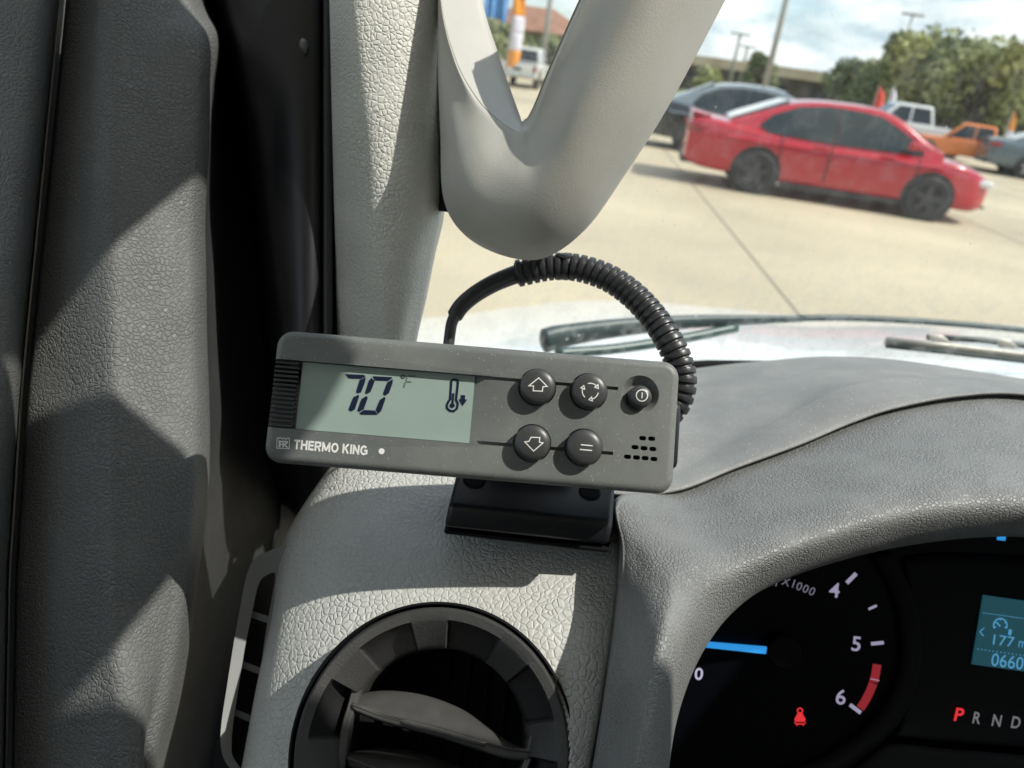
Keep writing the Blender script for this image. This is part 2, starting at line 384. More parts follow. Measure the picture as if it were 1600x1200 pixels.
# ------------------------------------------------------------------ windshield pillar
pillar = empty('windshield_pillar', W(600, 560, .42), 'cream vinyl-grained windshield pillar trim with the black gap at its left', 'pillar trim')
rings = []
PV = [-160, 0, 130, 250, 330, 400, 470, 530, 640]
PL_ = [513, 517, 520, 523, 525, 527, 528, 530, 532]; PR = [690, 688, 687, 690, 691, 677, 664, 651, 632]; PC = [545, 560, 575, 592, 598, 600, 600, 600, 595]
for v, l_, r_, c_ in zip(PV, PL_, PR, PC):
    b = .352+.034*(v+160)/800
    rings.append([(l_, v, b+.035), (l_+6, v, b+.02), (lerp(l_, c_, .55), v, b+.006), (c_, v, b), (lerp(c_, r_, .5), v, b+.002), (r_-12, v, b+.012), (r_, v, b+.026), (r_-10, v, b+.06), (l_+40, v, b+.09)])
ringloft('pillar_trim', rings, 90, 72, M_pillar, pillar)
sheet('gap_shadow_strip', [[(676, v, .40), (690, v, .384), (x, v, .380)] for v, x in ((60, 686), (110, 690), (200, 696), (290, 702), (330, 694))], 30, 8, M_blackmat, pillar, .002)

# ------------------------------------------------------------------ grab handle
handle = empty('grab_handle', W(735, -100, .37), 'smooth beige V-shaped grab handle on the windshield pillar', 'grab handle')
HS = [  # outer, crest, inner, base depth, crest lift, inner drop
 ((684, -130), (687, -130), (735, -130), .374, .012, .008), ((684, 5), (689, 0), (750, 0), .370, .014, .008),
 ((684, 100), (711, 92), (776, 88), .364, .016, .008), ((688, 210), (747, 157), (795, 143), .357, .017, .008),
 ((693, 310), (784, 192), (809, 180), .349, .017, .008), ((725, 366), (806, 206), (814, 192), .343, .016, .006),
 ((785, 399), (818, 205), (819, 190), .337, .013, .004), ((850, 403), (830, 196), (826, 184), .332, .010, .002),
 ((915, 358), (845, 160), (838, 160), .327, .009, 0), ((975, 275), (866, 104), (860, 106), .322, .009, 0),
 ((1045, 165), (905, 16), (898, 20), .317, .009, 0), ((1132, 2), (962, -105), (955, -102), .312, .009, 0), ((1205, -140), (1015, -230), (1008, -228), .308, .009, 0)]
rings = []
for O, C, I, b, cl, dr in HS:
    f = lambda t: (lerp(O[0], C[0], t), lerp(O[1], C[1], t))
    wd = math.hypot(O[0]-C[0], O[1]-C[1])*b/FPX; k = min(1.0, wd/.045)
    rings.append([(*O, b+.006), (*f(.10), b-.010*k-.002), (*f(.32), b-.022*k-.004*(1-k)), (*f(.62), b-.024*k-.008*(1-k)), (*f(.9), b-cl-.003*k), (*C, b-cl), (lerp(C[0], I[0], .12), lerp(C[1], I[1], .12), b-cl+.002),
                  (lerp(C[0], I[0], .85), lerp(C[1], I[1], .85), b+dr-.003), (*I, b+dr), (*f(.85), b+.02*k+.006), (*f(.5), b+.026*k+.008), (*f(.15), b+.018*k+.006)])
ringloft('handle_grip', rings, 150, 96, M_handle, handle)

# ------------------------------------------------------------------ dashboard
dash = empty('dashboard', W(900, 900, .36), 'grey leather-grained dashboard with instrument hood and pale side panel', 'dashboard')
VP = Plane(677, 1172, .288, 6, 20); VR_ = .0535
rows = [
 [(552, 690, .445), (556, 690, .43), (575, 690, .415), (640, 690, .405), (750, 690, .40), (880, 705, .40), (960, 722, .40), (975, 722, .405)],
 [(504, 745, .415), (508, 745, .402), (530, 745, .388), (600, 745, .378), (740, 745, .372), (880, 760, .37), (952, 775, .372), (963, 777, .378)],
 [(441, 850, .395), (446, 850, .380), (470, 850, .365), (560, 850, .352), (720, 850, .345), (880, 860, .342), (958, 866, .343), (970, 867, .349)],
 [(424, 960, .370), (429, 960, .356), (452, 960, .342), (540, 960, .328), (700, 960, .320), (880, 960, .316), (952, 962, .318), (966, 962, .325)],
 [(399, 1080, .352), (404, 1080, .338), (430, 1080, .323), (520, 1080, .309), (680, 1080, .302), (850, 1080, .297), (932, 1080, .299), (947, 1080, .306)],
 [(375, 1210, .335), (380, 1210, .322), (406, 1210, .308), (500, 1210, .294), (660, 1210, .287), (830, 1210, .282), (908, 1210, .284), (924, 1210, .291)],
 [(350, 1330, .32), (355, 1330, .307), (380, 1330, .294), (480, 1330, .28), (650, 1330, .274), (810, 1330, .27), (885, 1330, .271), (900, 1330, .278)]]
def keep_panel(p):
    q = p-VP.o; return math.hypot(q.dot(VP.ex), q.dot(VP.ey)) > VR_*.985
sheet('side_panel', rows, 150, 150, M_panel, dash, .003, keep_panel)

OU = [(902, 1330, .262), (928, 1200, .273), (950, 1060, .287), (966, 940, .302), (971, 855, .320), (966, 778, .352), (1055, 766, .388), (1150, 730, .405), (1250, 693, .418), (1330, 659, .428), (1400, 636, .435), (1500, 618, .442), (1600, 616, .447), (1760, 644, .45), (2050, 740, .45), (2450, 880, .45)]
IN = [(1035, 1330, 0.278), (1045, 1200, 0.286), (1058, 1122, 0.294), (1080, 1055, 0.302), (1105, 1006, 0.311), (1138, 962, 0.320), (1182, 926, 0.328), (1240, 899, 0.336), (1300, 879, 0.343), (1360, 863, 0.349), (1420, 851, 0.354), (1510, 840, 0.358), (1600, 838, 0.362), (1760, 850, 0.366), (2050, 905, 0.372), (2450, 1015, 0.375)]
rows = []
for (u0, v0, d0), (u1, v1, d1) in zip(OU, IN):
    r_ = [(u0-5, v0+1, d0+.028), (u0, v0, d0)]
    for s_, b_ in ((.05, .006), (.2, .016), (.42, .030), (.6, .038), (.78, .034), (.92, .016)):
        r_.append((lerp(u0, u1, s_), lerp(v0, v1, s_), lerp(d0, d1, s_)-b_))
    cx, cy = 1380-u1, 1120-v1; n_ = math.hypot(cx, cy)
    r_ += [(u1, v1, d1+.004), (u1-cx/n_*2, v1-cy/n_*2, d1+.02), (u1-cx/n_*14, v1-cy/n_*14, d1+.105)]
    rows.append(r_)
sheet('instrument_hood', rows, 170, 90, M_sur, dash, .002)

LP = [(640, 735, .40), (800, 740, .39), (950, 772, .375), (1055, 768, .386), (1150, 732, .402), (1250, 695, .415), (1330, 661, .425), (1400, 638, .432), (1500, 620, .439), (1600, 618, .444), (1760, 646, .447), (2050, 742, .447), (2450, 882, .447)]
RTP = [(640, 700, .41), (800, 715, .40), (950, 750, .385), (1055, 738, .398), (1140, 697, .415), (1230, 651, .428), (1310, 610, .440), (1390, 594, .447), (1500, 594, .455), (1600, 602, .46), (1760, 630, .463), (2050, 722, .463), (2450, 860, .463)]
MID = [(650, 640, .45), (800, 640, .45), (950, 650, .45), (1072, 650, .46), (1150, 625, .475), (1220, 603, .485), (1300, 582, .50), (1390, 577, .505), (1500, 585, .51), (1600, 597, .51), (1760, 622, .515), (2050, 690, .52), (2450, 800, .52)]
FAR = [(660, 600, .50), (800, 598, .53), (950, 592, .56), (1080, 578, .585), (1140, 570, .58), (1210, 563, .57), (1290, 557, .565), (1390, 561, .57), (1500, 576, .575), (1600, 592, .58), (1760, 618, .59), (2050, 668, .6), (2450, 760, .6)]
FA2 = [(u, v+12, d+.06) for u, v, d in FAR]
rows = [[(u, v-4, d+.03) for u, v, d in LP], [(u, v+1, d-.004) for u, v, d in LP], [(u, v-4, d-.009) for u, v, d in LP],
        [(lerp(a[0], b[0], .5), lerp(a[1], b[1], .5), lerp(a[2], b[2], .5)-.008) for a, b in zip(LP, RTP)], RTP, [(lerp(a[0], b[0], .13), lerp(a[1], b[1], .13), lerp(a[2], b[2], .13)) for a, b in zip(RTP, MID)], MID, FAR, FA2]
sheet('top_pad', rows, 90, 170, M_top, dash, .002)
tube('windshield_seal', [W(u, v, d) for u, v, d in ((940, 578, .64), (1040, 573, .66), (1110, 570, .67), (1200, 571, .68), (1320, 580, .69))], .0045, M_blackmat, dash, 12)
# demister outlet at the dash end
dem = empty('demister_outlet', W(400, 1030, .37), 'narrow grey demister outlet with three crossbars at the dashboard end', 'air outlet')
def mitre_frame(name, outer, inner, d0, d1, mat, parent):
    n = len(outer); V = []; F = []
    for P_, dz in ((outer, 0), (inner, .002), (inner, .016), (outer, .02)):
        V += [W(u, v, lerp(d0, d1, (v-860)/340)+dz) for u, v in P_]
    for k in range(4):
        for i in range(n):
            j = (i+1) % n; a = k*n; b = ((k+1) % 4)*n; F.append((a+i, a+j, b+j, b+i))
    return mesh(name, V, fixn(V, F), mat, parent, sharp=40)
oo = [(452, 856), (418, 862), (396, 876), (385, 900), (376, 945), (366, 1000), (355, 1070), (346, 1130), (345, 1165), (352, 1190), (372, 1215), (395, 1240), (400, 1180), (415, 1080), (430, 980), (440, 920)]
oi = [(430, 896), (416, 899), (407, 907), (401, 923), (394, 957), (384, 1005), (373, 1072), (364, 1132), (362, 1160), (363, 1180), (376, 1200), (388, 1212), (390, 1170), (402, 1080), (416, 985), (426, 928)]
def densify(P_, n=64): return [tuple(q[:2]) for q in cr1([(a, b, 0) for a, b in P_], n, True)]
mitre_frame('outlet_frame', densify(oo), densify(oi), .375, .335, M_grey, dem)
for (a, b) in (((381, 950), (422, 964)), ((371, 1030), (406, 1043)), ((359, 1104), (394, 1119))):
    dz = lerp(.375, .335, (a[1]-860)/340)+.004
    V = []
    for z_ in (0, .012):
        V += [W(a[0], a[1], dz+z_), W(b[0], b[1], dz+z_), W(b[0], b[1]+11, dz+z_), W(a[0], a[1]+11, dz+z_)]
    F = [(0, 1, 2, 3), (4, 5, 6, 7), (0, 1, 5, 4), (1, 2, 6, 5), (2, 3, 7, 6), (3, 0, 4, 7)]
    mesh('crossbar', V, fixn(V, F), M_grey, dem, smooth=False)
sheet('duct_back', [[(itp(v, [(875, 404), (900, 396), (1000, 374), (1130, 354), (1190, 360), (1230, 388)]), v, .395-.0001*(v-880)), (418, v, .405-.0001*(v-880)), (450, v, .42-.0001*(v-880))] for v in (875, 900, 940, 1000, 1070, 1130, 1190, 1230)], 12, 8, M_blackmat, dem, .002)

# ------------------------------------------------------------------ round air vent
vent = empty('air_vent', VP.o, 'round dark grey air vent with notched ring and one tilted blade', 'air vent')
NA = 360; prof = [(1.035, -.004), (1.03, .0012), (1.012, .002), (1.005, -.002), (.995, -.0015), (.985, .0022), (.965, .0034), (.90, .0026), (.885, .002), (.80, -.0025), (.725, -.0065), (.70, -.0085), (.695, -.012), (.69, -.05)]
def notch(a):
    x = ((math.degrees(a)-12) % 45)
    return max(0, min(1, (x-6)/2.0, (34-x)/2.0))
V = []; F = []
for k, (r_, z_) in enumerate(prof):
    for j in range(NA):
        a = 2*math.pi*j/NA; z2 = z_
        if .69 < r_ < .887: z2 -= .0075*notch(a)*min(1, (.90-r_)/.03)
        rr = r_
        V.append(VP.w(VR_*rr*math.cos(a), VR_*rr*math.sin(a), z2))
idx = lambda k, j: k*NA+j % NA
Fg = [(idx(k, j), idx(k, j+1), idx(k+1, j+1), idx(k+1, j)) for k in range(4) for j in range(NA)]
Fr = [(idx(k, j), idx(k, j+1), idx(k+1, j+1), idx(k+1, j)) for k in range(4, len(prof)-1) for j in range(NA)]
def sub(V, F):
    us = sorted({i for f in F for i in f}); m_ = {u: i for i, u in enumerate(us)}
    return [V[u] for u in us], [tuple(m_[i] for i in f) for f in F]
a_, b_ = sub(V, Fg); mesh('gasket', a_, b_, M_blackmat, vent, sharp=40, facecam=True)
a_, b_ = sub(V, Fr); ro_ = mesh('ring', a_, b_, M_ring, vent, sharp=35, facecam=True)
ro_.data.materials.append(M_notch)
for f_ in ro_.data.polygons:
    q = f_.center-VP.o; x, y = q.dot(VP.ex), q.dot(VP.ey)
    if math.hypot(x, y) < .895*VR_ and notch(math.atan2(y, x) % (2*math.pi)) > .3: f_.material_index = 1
mesh('duct_back', [VP.w(VR_*.75*math.cos(2*math.pi*j/48), VR_*.75*math.sin(2*math.pi*j/48), -.049) for j in range(48)], [tuple(range(48))], M_blackmat, vent, smooth=False, facecam=True)
def vp(u, v, z): return VP.at(u, v, z)
bk = [(548, 1086), (600, 1080), (660, 1087), (715, 1106), (755, 1130), (795, 1162)]
fr = [(550, 1101), (600, 1118), (680, 1138), (740, 1156), (790, 1171), (829, 1175)]
lo = [(550, 1109), (600, 1128), (680, 1149), (740, 1168), (790, 1184), (829, 1187)]
rows = [[vp(u+5, v+8, -.03) for u, v in bk], [vp(u, v, -.024) for u, v in bk], [vp(u, v-2, -.009) for u, v in fr], [vp(u, v+2, -.008) for u, v in fr], [vp(u, v, -.0085) for u, v in lo], [vp(u, v+2, -.013) for u, v in lo]]
sheet('blade', rows, 40, 40, M_vane, vent, .0012, world=True)
lo2 = [(u-14, v+92) for u, v in lo]
rows = [[vp(u, v+88, -.028) for u, v in bk], [vp(u-6, v+80, -.011) for u, v in fr], [vp(u-6, v+88, -.010) for u, v in fr], [vp(u-6, v+96, -.012) for u, v in fr]]
sheet('blade', rows, 30, 30, M_vane, vent, .0012, world=True)
for P_ in ([(557, 1046, -.006), (548, 1090, -.008), (534, 1140, -.008), (524, 1215, -.008)], [(836, 1148, -.006), (830, 1180, -.008), (818, 1215, -.008), (812, 1240, -.008)]):
    rows = [[vp(*p) for p in P_], [vp(p[0]+(14 if p[0] < 700 else -12), p[1]+4, p[2]-.004) for p in P_], [vp(p[0]+(16 if p[0] < 700 else -14), p[1]+6, p[2]-.03) for p in P_]]
    sheet('side_plate', rows, 20, 8, M_vane, vent, .001, world=True)
for k in range(7):
    x = -.027+.009*k
    bmobj('grille_bar', box_bm(x-.0008, x+.0008, -.04, .036, -.0485, -.046), M_blackmat, vent, mw=frame_mw(VP))

# ------------------------------------------------------------------ instrument cluster
CP = Plane(1222, 1015, .425, 8, 4)
clu = empty('instrument_cluster', CP.o, 'dark instrument cluster with blue tachometer needle and lit numerals', 'gauge cluster')
poly_on('lens_face', [(960, 760), (2200, 860), (2200, 1400), (940, 1360)], CP, M_lens, clu, 0, .004)
C0 = (1222, 1015)
arc = [(1372, 862), (1400, 915), (1415, 970), (1418, 1020), (1408, 1070), (1384, 1115), (1345, 1155), (1290, 1192), (1225, 1215), (1150, 1220)]
pa = cr1([(a, b, 0) for a, b in arc], 60)
tube('gauge_rim', [CP.at(a+6, b+4, .004) for a, b, _ in pa], .0055, M_bez, clu, 12, flat=.6)
rows = [[CP.at(1320, 1215, .012), CP.at(1362, 1182, .012), CP.at(1396, 1163, .011), CP.at(1480, 1170, .011), CP.at(1600, 1180, .011), CP.at(1780, 1200, .011)],
        [CP.at(1318, 1300, .026), CP.at(1362, 1300, .026), CP.at(1396, 1300, .026), CP.at(1480, 1300, .026), CP.at(1600, 1300, .026), CP.at(1780, 1300, .026)]]
sheet('lower_trim', rows, 10, 40, plain('cluster_trim', (.008, .0085, .009), .7, spec=.2), clu, .003, world=True)
rows = [[CP.at(1416, 872, .003), CP.at(1500, 866, .003), CP.at(1780, 880, .003)], [CP.at(1425, 1000, .003), CP.at(1500, 1000, .003), CP.at(1780, 1010, .003)], [CP.at(1412, 1120, .003), CP.at(1500, 1105, .003), CP.at(1780, 1130, .003)], [CP.at(1400, 1150, .006), CP.at(1500, 1160, .006), CP.at(1780, 1180, .006)]]
sheet('display_surround', rows, 20, 30, M_bez, clu, .001, world=True)
zt = .0004
for s_, u, v, h in (('4', 1304, 922, 23), ('5', 1338, 1006, 23), ('6', 1314, 1089, 24), ('0', 1092, 1053, 19)):
    text_on('numeral', s_, CP, u, v, h, 6, M_num, clu, zt, center=True, bold=.012, sx=1.05)
for s_, u, v, h, a in (('m', 1208, 910, 9, 14), ('X', 1228, 909, 12, 17), ('1', 1240, 912, 13, 20), ('0', 1249, 916, 13, 22), ('0', 1259, 920, 13, 25), ('0', 1269, 924, 13, 28)):
    text_on('scale_lettering', s_, CP, u, v, h, a, plain('dim_print', (.2, .19, .24), .5, emis=(.45, .42, .55), es=.18) if 'dim_print' not in MATS else MATS['dim_print'], clu, zt, center=True)
def bar(name, a, b, wpx, mat):
    V, F = stroke_vf([a, b], wpx, lambda x, y: CP.at(x, y, zt)); return mesh(name, V, F, mat, clu, smooth=False, facecam=True)
for a, b, w_ in (((1323, 911), (1338, 896), 6.5), ((1357, 952), (1370, 946), 4), ((1361, 1006), (1381, 1004), 5.5), ((1328, 1101), (1345, 1114), 6), ((1060, 1068), (1070, 1061), 5)):
    bar('tick', a, b, w_, M_num)
zone = [(1370.5, 1038), (1368.5, 1052), (1365, 1066), (1359, 1081), (1352, 1095), (1344, 1107)]
for i0, i1 in ((0, 2), (2, 5)):
    V, F = stroke_vf([zone[k] if not (k == 2 and i0 == 2) else (1364.5, 1067.5) for k in range(i0, i1+1)], 13.5, lambda x, y: CP.at(x, y, zt)); mesh('red_zone', V, F, M_redd, clu, smooth=False, facecam=True)
bar('tick', (1360, 1060.5), (1374, 1063.5), 1.6, M_num)
nz_ = [(1080, 1001.5), (1080, 1009.5), (1197, 1022), (1198.5, 1011.5)]
poly_on('needle', nz_, CP, M_blue, clu, .006, .002)
tube('needle_hub', [CP.at(1226, 1018, .001), CP.at(1226, 1018, .009), CP.at(1226, 1018, .0095)], [.009, .0085, .005], M_lens, clu, 32, sharp=30)
ic = [stroke_vf([(1250+4*math.cos(t*math.pi/5), 1110.5+4*math.sin(t*math.pi/5)) for t in range(10)], 2.2, lambda x, y: CP.at(x, y, zt), True),
      ([CP.at(x, y, zt) for x, y in ((1247, 1113), (1253, 1113), (1259, 1124), (1257, 1128), (1243, 1128), (1241, 1124))], [(0, 1, 2, 3, 4, 5)]),
      stroke_vf([(1244, 1131), (1256, 1131)], 2, lambda x, y: CP.at(x, y, zt)), stroke_vf([(1241, 1128), (1246, 1134)], 1.6, lambda x, y: CP.at(x, y, zt)), stroke_vf([(1259, 1128), (1254, 1134)], 1.6, lambda x, y: CP.at(x, y, zt))]
V, F = merge(ic); mesh('seat_belt_light', V, F, M_red, clu, smooth=False)
poly_on('message_screen', [(1537, 930), (1780, 964), (1765, 1072), (1519, 1038)], CP, M_scr, clu, .0048, .001)
zs = .0052
def scr(name, parts):
    V, F = merge(parts); return mesh(name, V, F, M_scrt, clu, smooth=False)
mp_ = lambda x, y: CP.at(x, y, zs)
scr('dotted_line', [stroke_vf([(1536+4*k, 957.5+.56*k), (1538+4*k, 957.8+.56*k)], 1.4, mp_) for k in range(40)]+[stroke_vf([(1527+6*k, 1014+.84*k), (1529+6*k, 1014.3+.84*k)], 1.4, mp_) for k in range(28)])
scr('trip_icon', [stroke_vf([(1563+10.5*math.cos(R(a)), 977+10.5*math.sin(R(a))) for a in range(150, 400, 12)], 2.2, mp_), stroke_vf([(1563, 979), (1557, 972)], 2.4, mp_)]+
    [stroke_vf([(1563+7*math.cos(R(a)), 977+7*math.sin(R(a))), (1563+10*math.cos(R(a)), 977+10*math.sin(R(a)))], 1.6, mp_) for a in (160, 210, 270, 330, 380)])
scr('menu_arrow', [stroke_vf([(1538, 981), (1531, 987), (1537, 994)], 1.6, mp_)])
for s_, u, v, h, wd in (('1', 1575, 992, 9, 5), ('177', 1551, 1007, 16, 33), ('m', 1591, 1011, 10, 12), ('i', 1606, 1013, 14, 3), ('06603', 1548, 1040, 20, 62)):
    text_on('message_lettering', s_, CP, u, v, h, 8, M_scrt, clu, zs, width=wd)
text_on('gear_letter', 'P', CP, 1490, 1126, 21, 8, M_red, clu, .0048, bold=.02, shear=.08)
for s_, u, v in (('R', 1519, 1130), ('N', 1549, 1134), ('D', 1579, 1137)):
    text_on('gear_letter', s_, CP, u, v, 18.5, 8, M_numw, clu, .0048, bold=.015, shear=.08, sx=.8)
poly_on('marker_light', [(1562, 835), (1572, 836), (1571, 845), (1561, 844)], CP, M_blue, clu, .006, .002)

# ------------------------------------------------------------------ in-cab temperature controller
KP = Plane(738, 642, .290, 4.7, 6)
ctl = empty('temperature_controller', KP.o, 'grey in-cab refrigeration controller reading 70 degrees with four round buttons', 'controller')
MW = frame_mw(KP)
kl = lambda u, v: KP.loc(u, v)
x0 = (kl(432, 514)[0]+kl(410, 719)[0])/2; x1 = (kl(1064, 572)[0]+kl(1052, 771)[0])/2
y1 = (kl(440, 513)[1]+kl(1060, 567)[1])/2; y0 = (kl(420, 722)[1]+kl(1045, 774)[1])/2
PXM = .290/FPX
bm = prism_bm(rrect(x0, x1, y0, y1, .0065, 10), -.030, 0)
top = max(bm.faces, key=lambda f: f.calc_center_median().z)
bmesh.ops.bevel(bm, geom=list(top.edges), offset=.0032, segments=6, profile=.5, affect='EDGES')
hs = bmobj('housing', bm, M_ctrl, None, mw=MW)
def cut(bm):
    return bmobj('cutter', bm, M_ctrl, None, mw=MW)
# LCD recess with a ramp at its right, open at the left end
lx0 = x0-.002; lx1 = kl(738, 640)[0]; rx = kl(766, 640)[0]
ly1 = (kl(470, 563)[1]+kl(740, 586)[1])/2; ly0 = (kl(462, 671)[1]+kl(735, 693)[1])/2
DEP = .0032
b = bmesh.new(); vs = []
for (x, y, z) in ((lx0, ly0, -DEP), (lx1, ly0, -DEP), (lx1, ly1, -DEP), (lx0, ly1, -DEP), (lx0, ly0, .003), (rx+.006, ly0, .003), (rx+.006, ly1, .003), (lx0, ly1, .003)): vs.append(b.verts.new((x, y, z)))
for f in ((0, 1, 2, 3), (4, 5, 6, 7), (0, 1, 5, 4), (1, 2, 6, 5), (2, 3, 7, 6), (3, 0, 4, 7)): b.faces.new([vs[i] for i in f])
cuts = [cut(b)]
sx1 = kl(966, 606)[0]; sx0 = lx1-.001
cuts.append(cut(box_bm(sx0, sx1, ly1-.0014, ly1-.0001, -.002, .002)))
cuts.append(cut(box_bm(sx0, kl(958, 709)[0], ly0+.0001, ly0+.0014, -.002, .002)))
BT = [('up_arrow', 840, 604, 28.2), ('cycle', 921, 611, 28.2), ('down_arrow', 832, 692, 28.2), ('equals', 913, 699, 28.2)]
def cyl_bm(x, y, r, z0_, z1_, n=64, r2=None):
    bb = bmesh.new(); bmesh.ops.create_cone(bb, cap_ends=True, segments=n, radius1=r, radius2=r if r2 is None else r2, depth=z1_-z0_)
    bmesh.ops.translate(bb, vec=(x, y, (z0_+z1_)/2), verts=bb.verts); return bb
BH = .0056
for nme, u, v, r_ in BT:
    x, y = KP.loc(u, v, BH*.6); cuts.append(cut(cyl_bm(x, y, r_*PXM+.0004, -.0022, .003)))
pwx, pwy = KP.loc(1000, 616, 0)
cuts.append(cut(cyl_bm(pwx, pwy, .0046, -.0035, .0022, 64, .0092)))
SP = [(1004.3, 684.6), (1018.3, 685.4), (992.4, 698.7), (1006.4, 700.3), (1020.2, 701.5), (980.6, 713.6), (994.6, 714.8), (1008.1, 715.8), (1021.9, 717.2)]
for u, v in SP:
    x, y = kl(u, v); cuts.append(cut(prism_bm(rrect(x-.00140, x+.00140, y-.00085, y+.00085, .0008, 4), -.003, .002)))
apply_bool(hs, cuts)
hs.parent = ctl; hs.matrix_parent_inverse = Matrix.Translation(-Vector(ctl.location))
for u, v in SP:
    x, y = kl(u, v); bmobj('speaker_hole', prism_bm(rrect(x-.00135, x+.00135, y-.00080, y+.00080, .00078, 4), -.0029, -.0022), M_blackmat, ctl, mw=MW)
# ribs at the left end
rx0 = x0+.0006; rx1 = kl(468, 566)[0]-.0004; nrib = 15
for k in range(nrib):
    yc = lerp(ly1-.0012, ly0+.0010, k/(nrib-1)); sh = 0
    bmobj('rib', box_bm(rx0, rx1, yc-.00055, yc+.00055, -DEP, -.0008, .00025, 1), M_rib, ctl, mw=MW)
# LCD
sx_ = kl(470, 570)[0]; b = box_bm(sx_, lx1-.0002, ly0+.0002, ly1-.0002, -DEP-.0004, -DEP+.0006)
scrn = bmobj('screen', b, M_lcd, ctl, mw=MW)
ZL = -DEP+.0008
Z1 = lambda x, y: (400+x/4.286, 500+y/4.286)
def seg(name, pts, mat=M_seg): return poly_on(name, [Z1(*p) for p in pts], KP, mat, scrn, ZL)
segs = [[(598, 362), (722, 367), (734, 377), (702, 394), (622, 391)], [(735, 381), (730, 415), (704, 484), (680, 491), (670, 482), (694, 402)], [(686, 500), (691, 512), (662, 598), (636, 613), (619, 600), (651, 517)],
        [(781, 376), (906, 382), (914, 388), (884, 408), (797, 404)], [(773, 387), (795, 410), (768, 480), (741, 496), (731, 487), (756, 405)], [(917, 395), (914, 425), (890, 490), (864, 507), (850, 495), (880, 416)],
        [(740, 508), (749, 521), (722, 597), (690, 616), (679, 606), (707, 528)], [(860, 514), (868, 526), (838, 610), (817, 630), (802, 602), (829, 535)], [(692, 624), (722, 602), (796, 606), (813, 635), (703, 633)]]
for s_ in segs: seg('digit_segment', s_)
kp = lambda x, y: KP.at(*Z1(x, y), ZL)
V, F = stroke_vf([(984+12*math.cos(k*math.pi/10), 379+11*math.sin(k*math.pi/10)) for k in range(20)], 6, kp, True); mesh('degree_sign', V, F, M_seg, scrn, smooth=False, facecam=True)
V, F = merge([stroke_vf(p, 10, kp) for p in ([(1018, 374), (1068, 376)], [(1012, 384), (1004, 408)], [(1008, 412), (1040, 414)], [(1000, 418), (990, 452)])])
mesh('unit_letter', V, F, M_segf, scrn, smooth=False, facecam=True)
th = [(1308, 410), (1318, 399), (1338, 398), (1351, 408), (1352, 425), (1340, 535), (1352, 560), (1346, 592), (1325, 610), (1300, 608), (1280, 592), (1278, 570), (1288, 548), (1300, 530)]
V, F = merge([stroke_vf(th, 15, kp, True), stroke_vf([(1322, 490), (1316, 560)], 14, kp), ([kp(1314+17*math.cos(a*math.pi/10), 572+16*math.sin(a*math.pi/10)) for a in range(20)], [tuple(range(20))])])
mesh('thermometer_symbol', V, F, M_seg, scrn, smooth=False)
seg('arrow_symbol', [(1372, 502), (1401, 504), (1399, 532), (1415, 533), (1383, 577), (1357, 530), (1370, 531)])
# buttons
def dome(nme, u, v, r_, h, icon, zbase=0.0, hh=None):
    x, y = KP.loc(u, v, h*.6); Rm = r_*PXM
    prf = [(Rm*.97, zbase-.002), (Rm*.98, zbase+h*.62), (Rm*.965, zbase+h*.70), (Rm*.92, zbase+h*.78), (Rm*.82, zbase+h*.865), (Rm*.66, zbase+h*.935), (Rm*.45, zbase+h*.975), (Rm*.22, zbase+h*.995)]
    n = 48; V = []; F = []
    for rr, z in prf:
        for j in range(n): V.append(KP.w(x+rr*math.cos(2*math.pi*j/n), y+rr*math.sin(2*math.pi*j/n), z))
    for k in range(len(prf)-1):
        for j in range(n): F.append((k*n+j, k*n+(j+1) % n, (k+1)*n+(j+1) % n, (k+1)*n+j))
    V.append(KP.w(x, y, zbase+h)); t_ = len(V)-1
    F += [((len(prf)-1)*n+j, (len(prf)-1)*n+(j+1) % n, t_) for j in range(n)]
    bo = mesh('button', V, fixn(V, F), M_btn, ctl, sharp=60, facecam=True)
    rs = [p[0] for p in prf[::-1]]; zs_ = [p[1] for p in prf[::-1]]
    def m_(uu, vv):
        X, Y = KP.loc(uu, vv, zbase+h); q = math.hypot(X-x, Y-y); z = np.interp(q, [0]+rs, [zbase+h]+zs_)
        return KP.w(X, Y, float(z)+.00012)
    V, F = merge([stroke_vf(subdiv(p, 1.0, c_), wd, m_, c_) for p, wd, c_ in icon])
    mesh('symbol', V, F, M_white, bo, smooth=False)
    return bo
Z2 = lambda x, y: (720+x/4.2105, 540+y/4.2105)
def zp(P): return [Z2(*p) for p in P]
up_i = [(zp([(513, 212), (568, 268), (540, 271), (537, 300), (476, 297), (479, 266), (448, 264)]), 1.5, True)]
dn_i = [(zp([(462, 603), (520, 605), (517, 635), (541, 640), (479, 694), (421, 633), (448, 630)]), 1.5, True)]
eq_i = [(zp([(790, 652), (868, 659)]), 1.7, False), (zp([(783, 683), (864, 690)]), 1.7, False)]
def arcp(cx, cy, r_, a0, a1): return [(cx+r_*math.cos(R(a0+(a1-a0)*k/12)), cy+r_*math.sin(R(a0+(a1-a0)*k/12))) for k in range(13)]
cx_, cy_ = Z2(852, 300)
cy_i = []
for a0 in (-108, 10, 132):
    A = arcp(cx_, cy_, 12.5, a0, a0+72); cy_i.append((A, 1.5, False))
    e = Vector(A[-1]); dr_ = (Vector(A[-1])-Vector(A[-2])).normalized(); nr_ = Vector((-dr_.y, dr_.x))
    cy_i.append(([tuple(e+nr_*3.2-dr_*1.0), tuple(e+dr_*4), tuple(e-nr_*3.2-dr_*1.0)], 1.4, True))
pcx, pcy = Z2(1192, 328)
pw_i = [(arcp(pcx, pcy, 9.0, 0, 350), 1.5, True), ([(pcx+.4, pcy-4.6), (pcx-.2, pcy+4.6)], 1.5, False)]
for (nme, u, v, r_), icn in zip(BT, (up_i, cy_i, dn_i, eq_i)): dome(nme, u, v, r_, BH, icn)
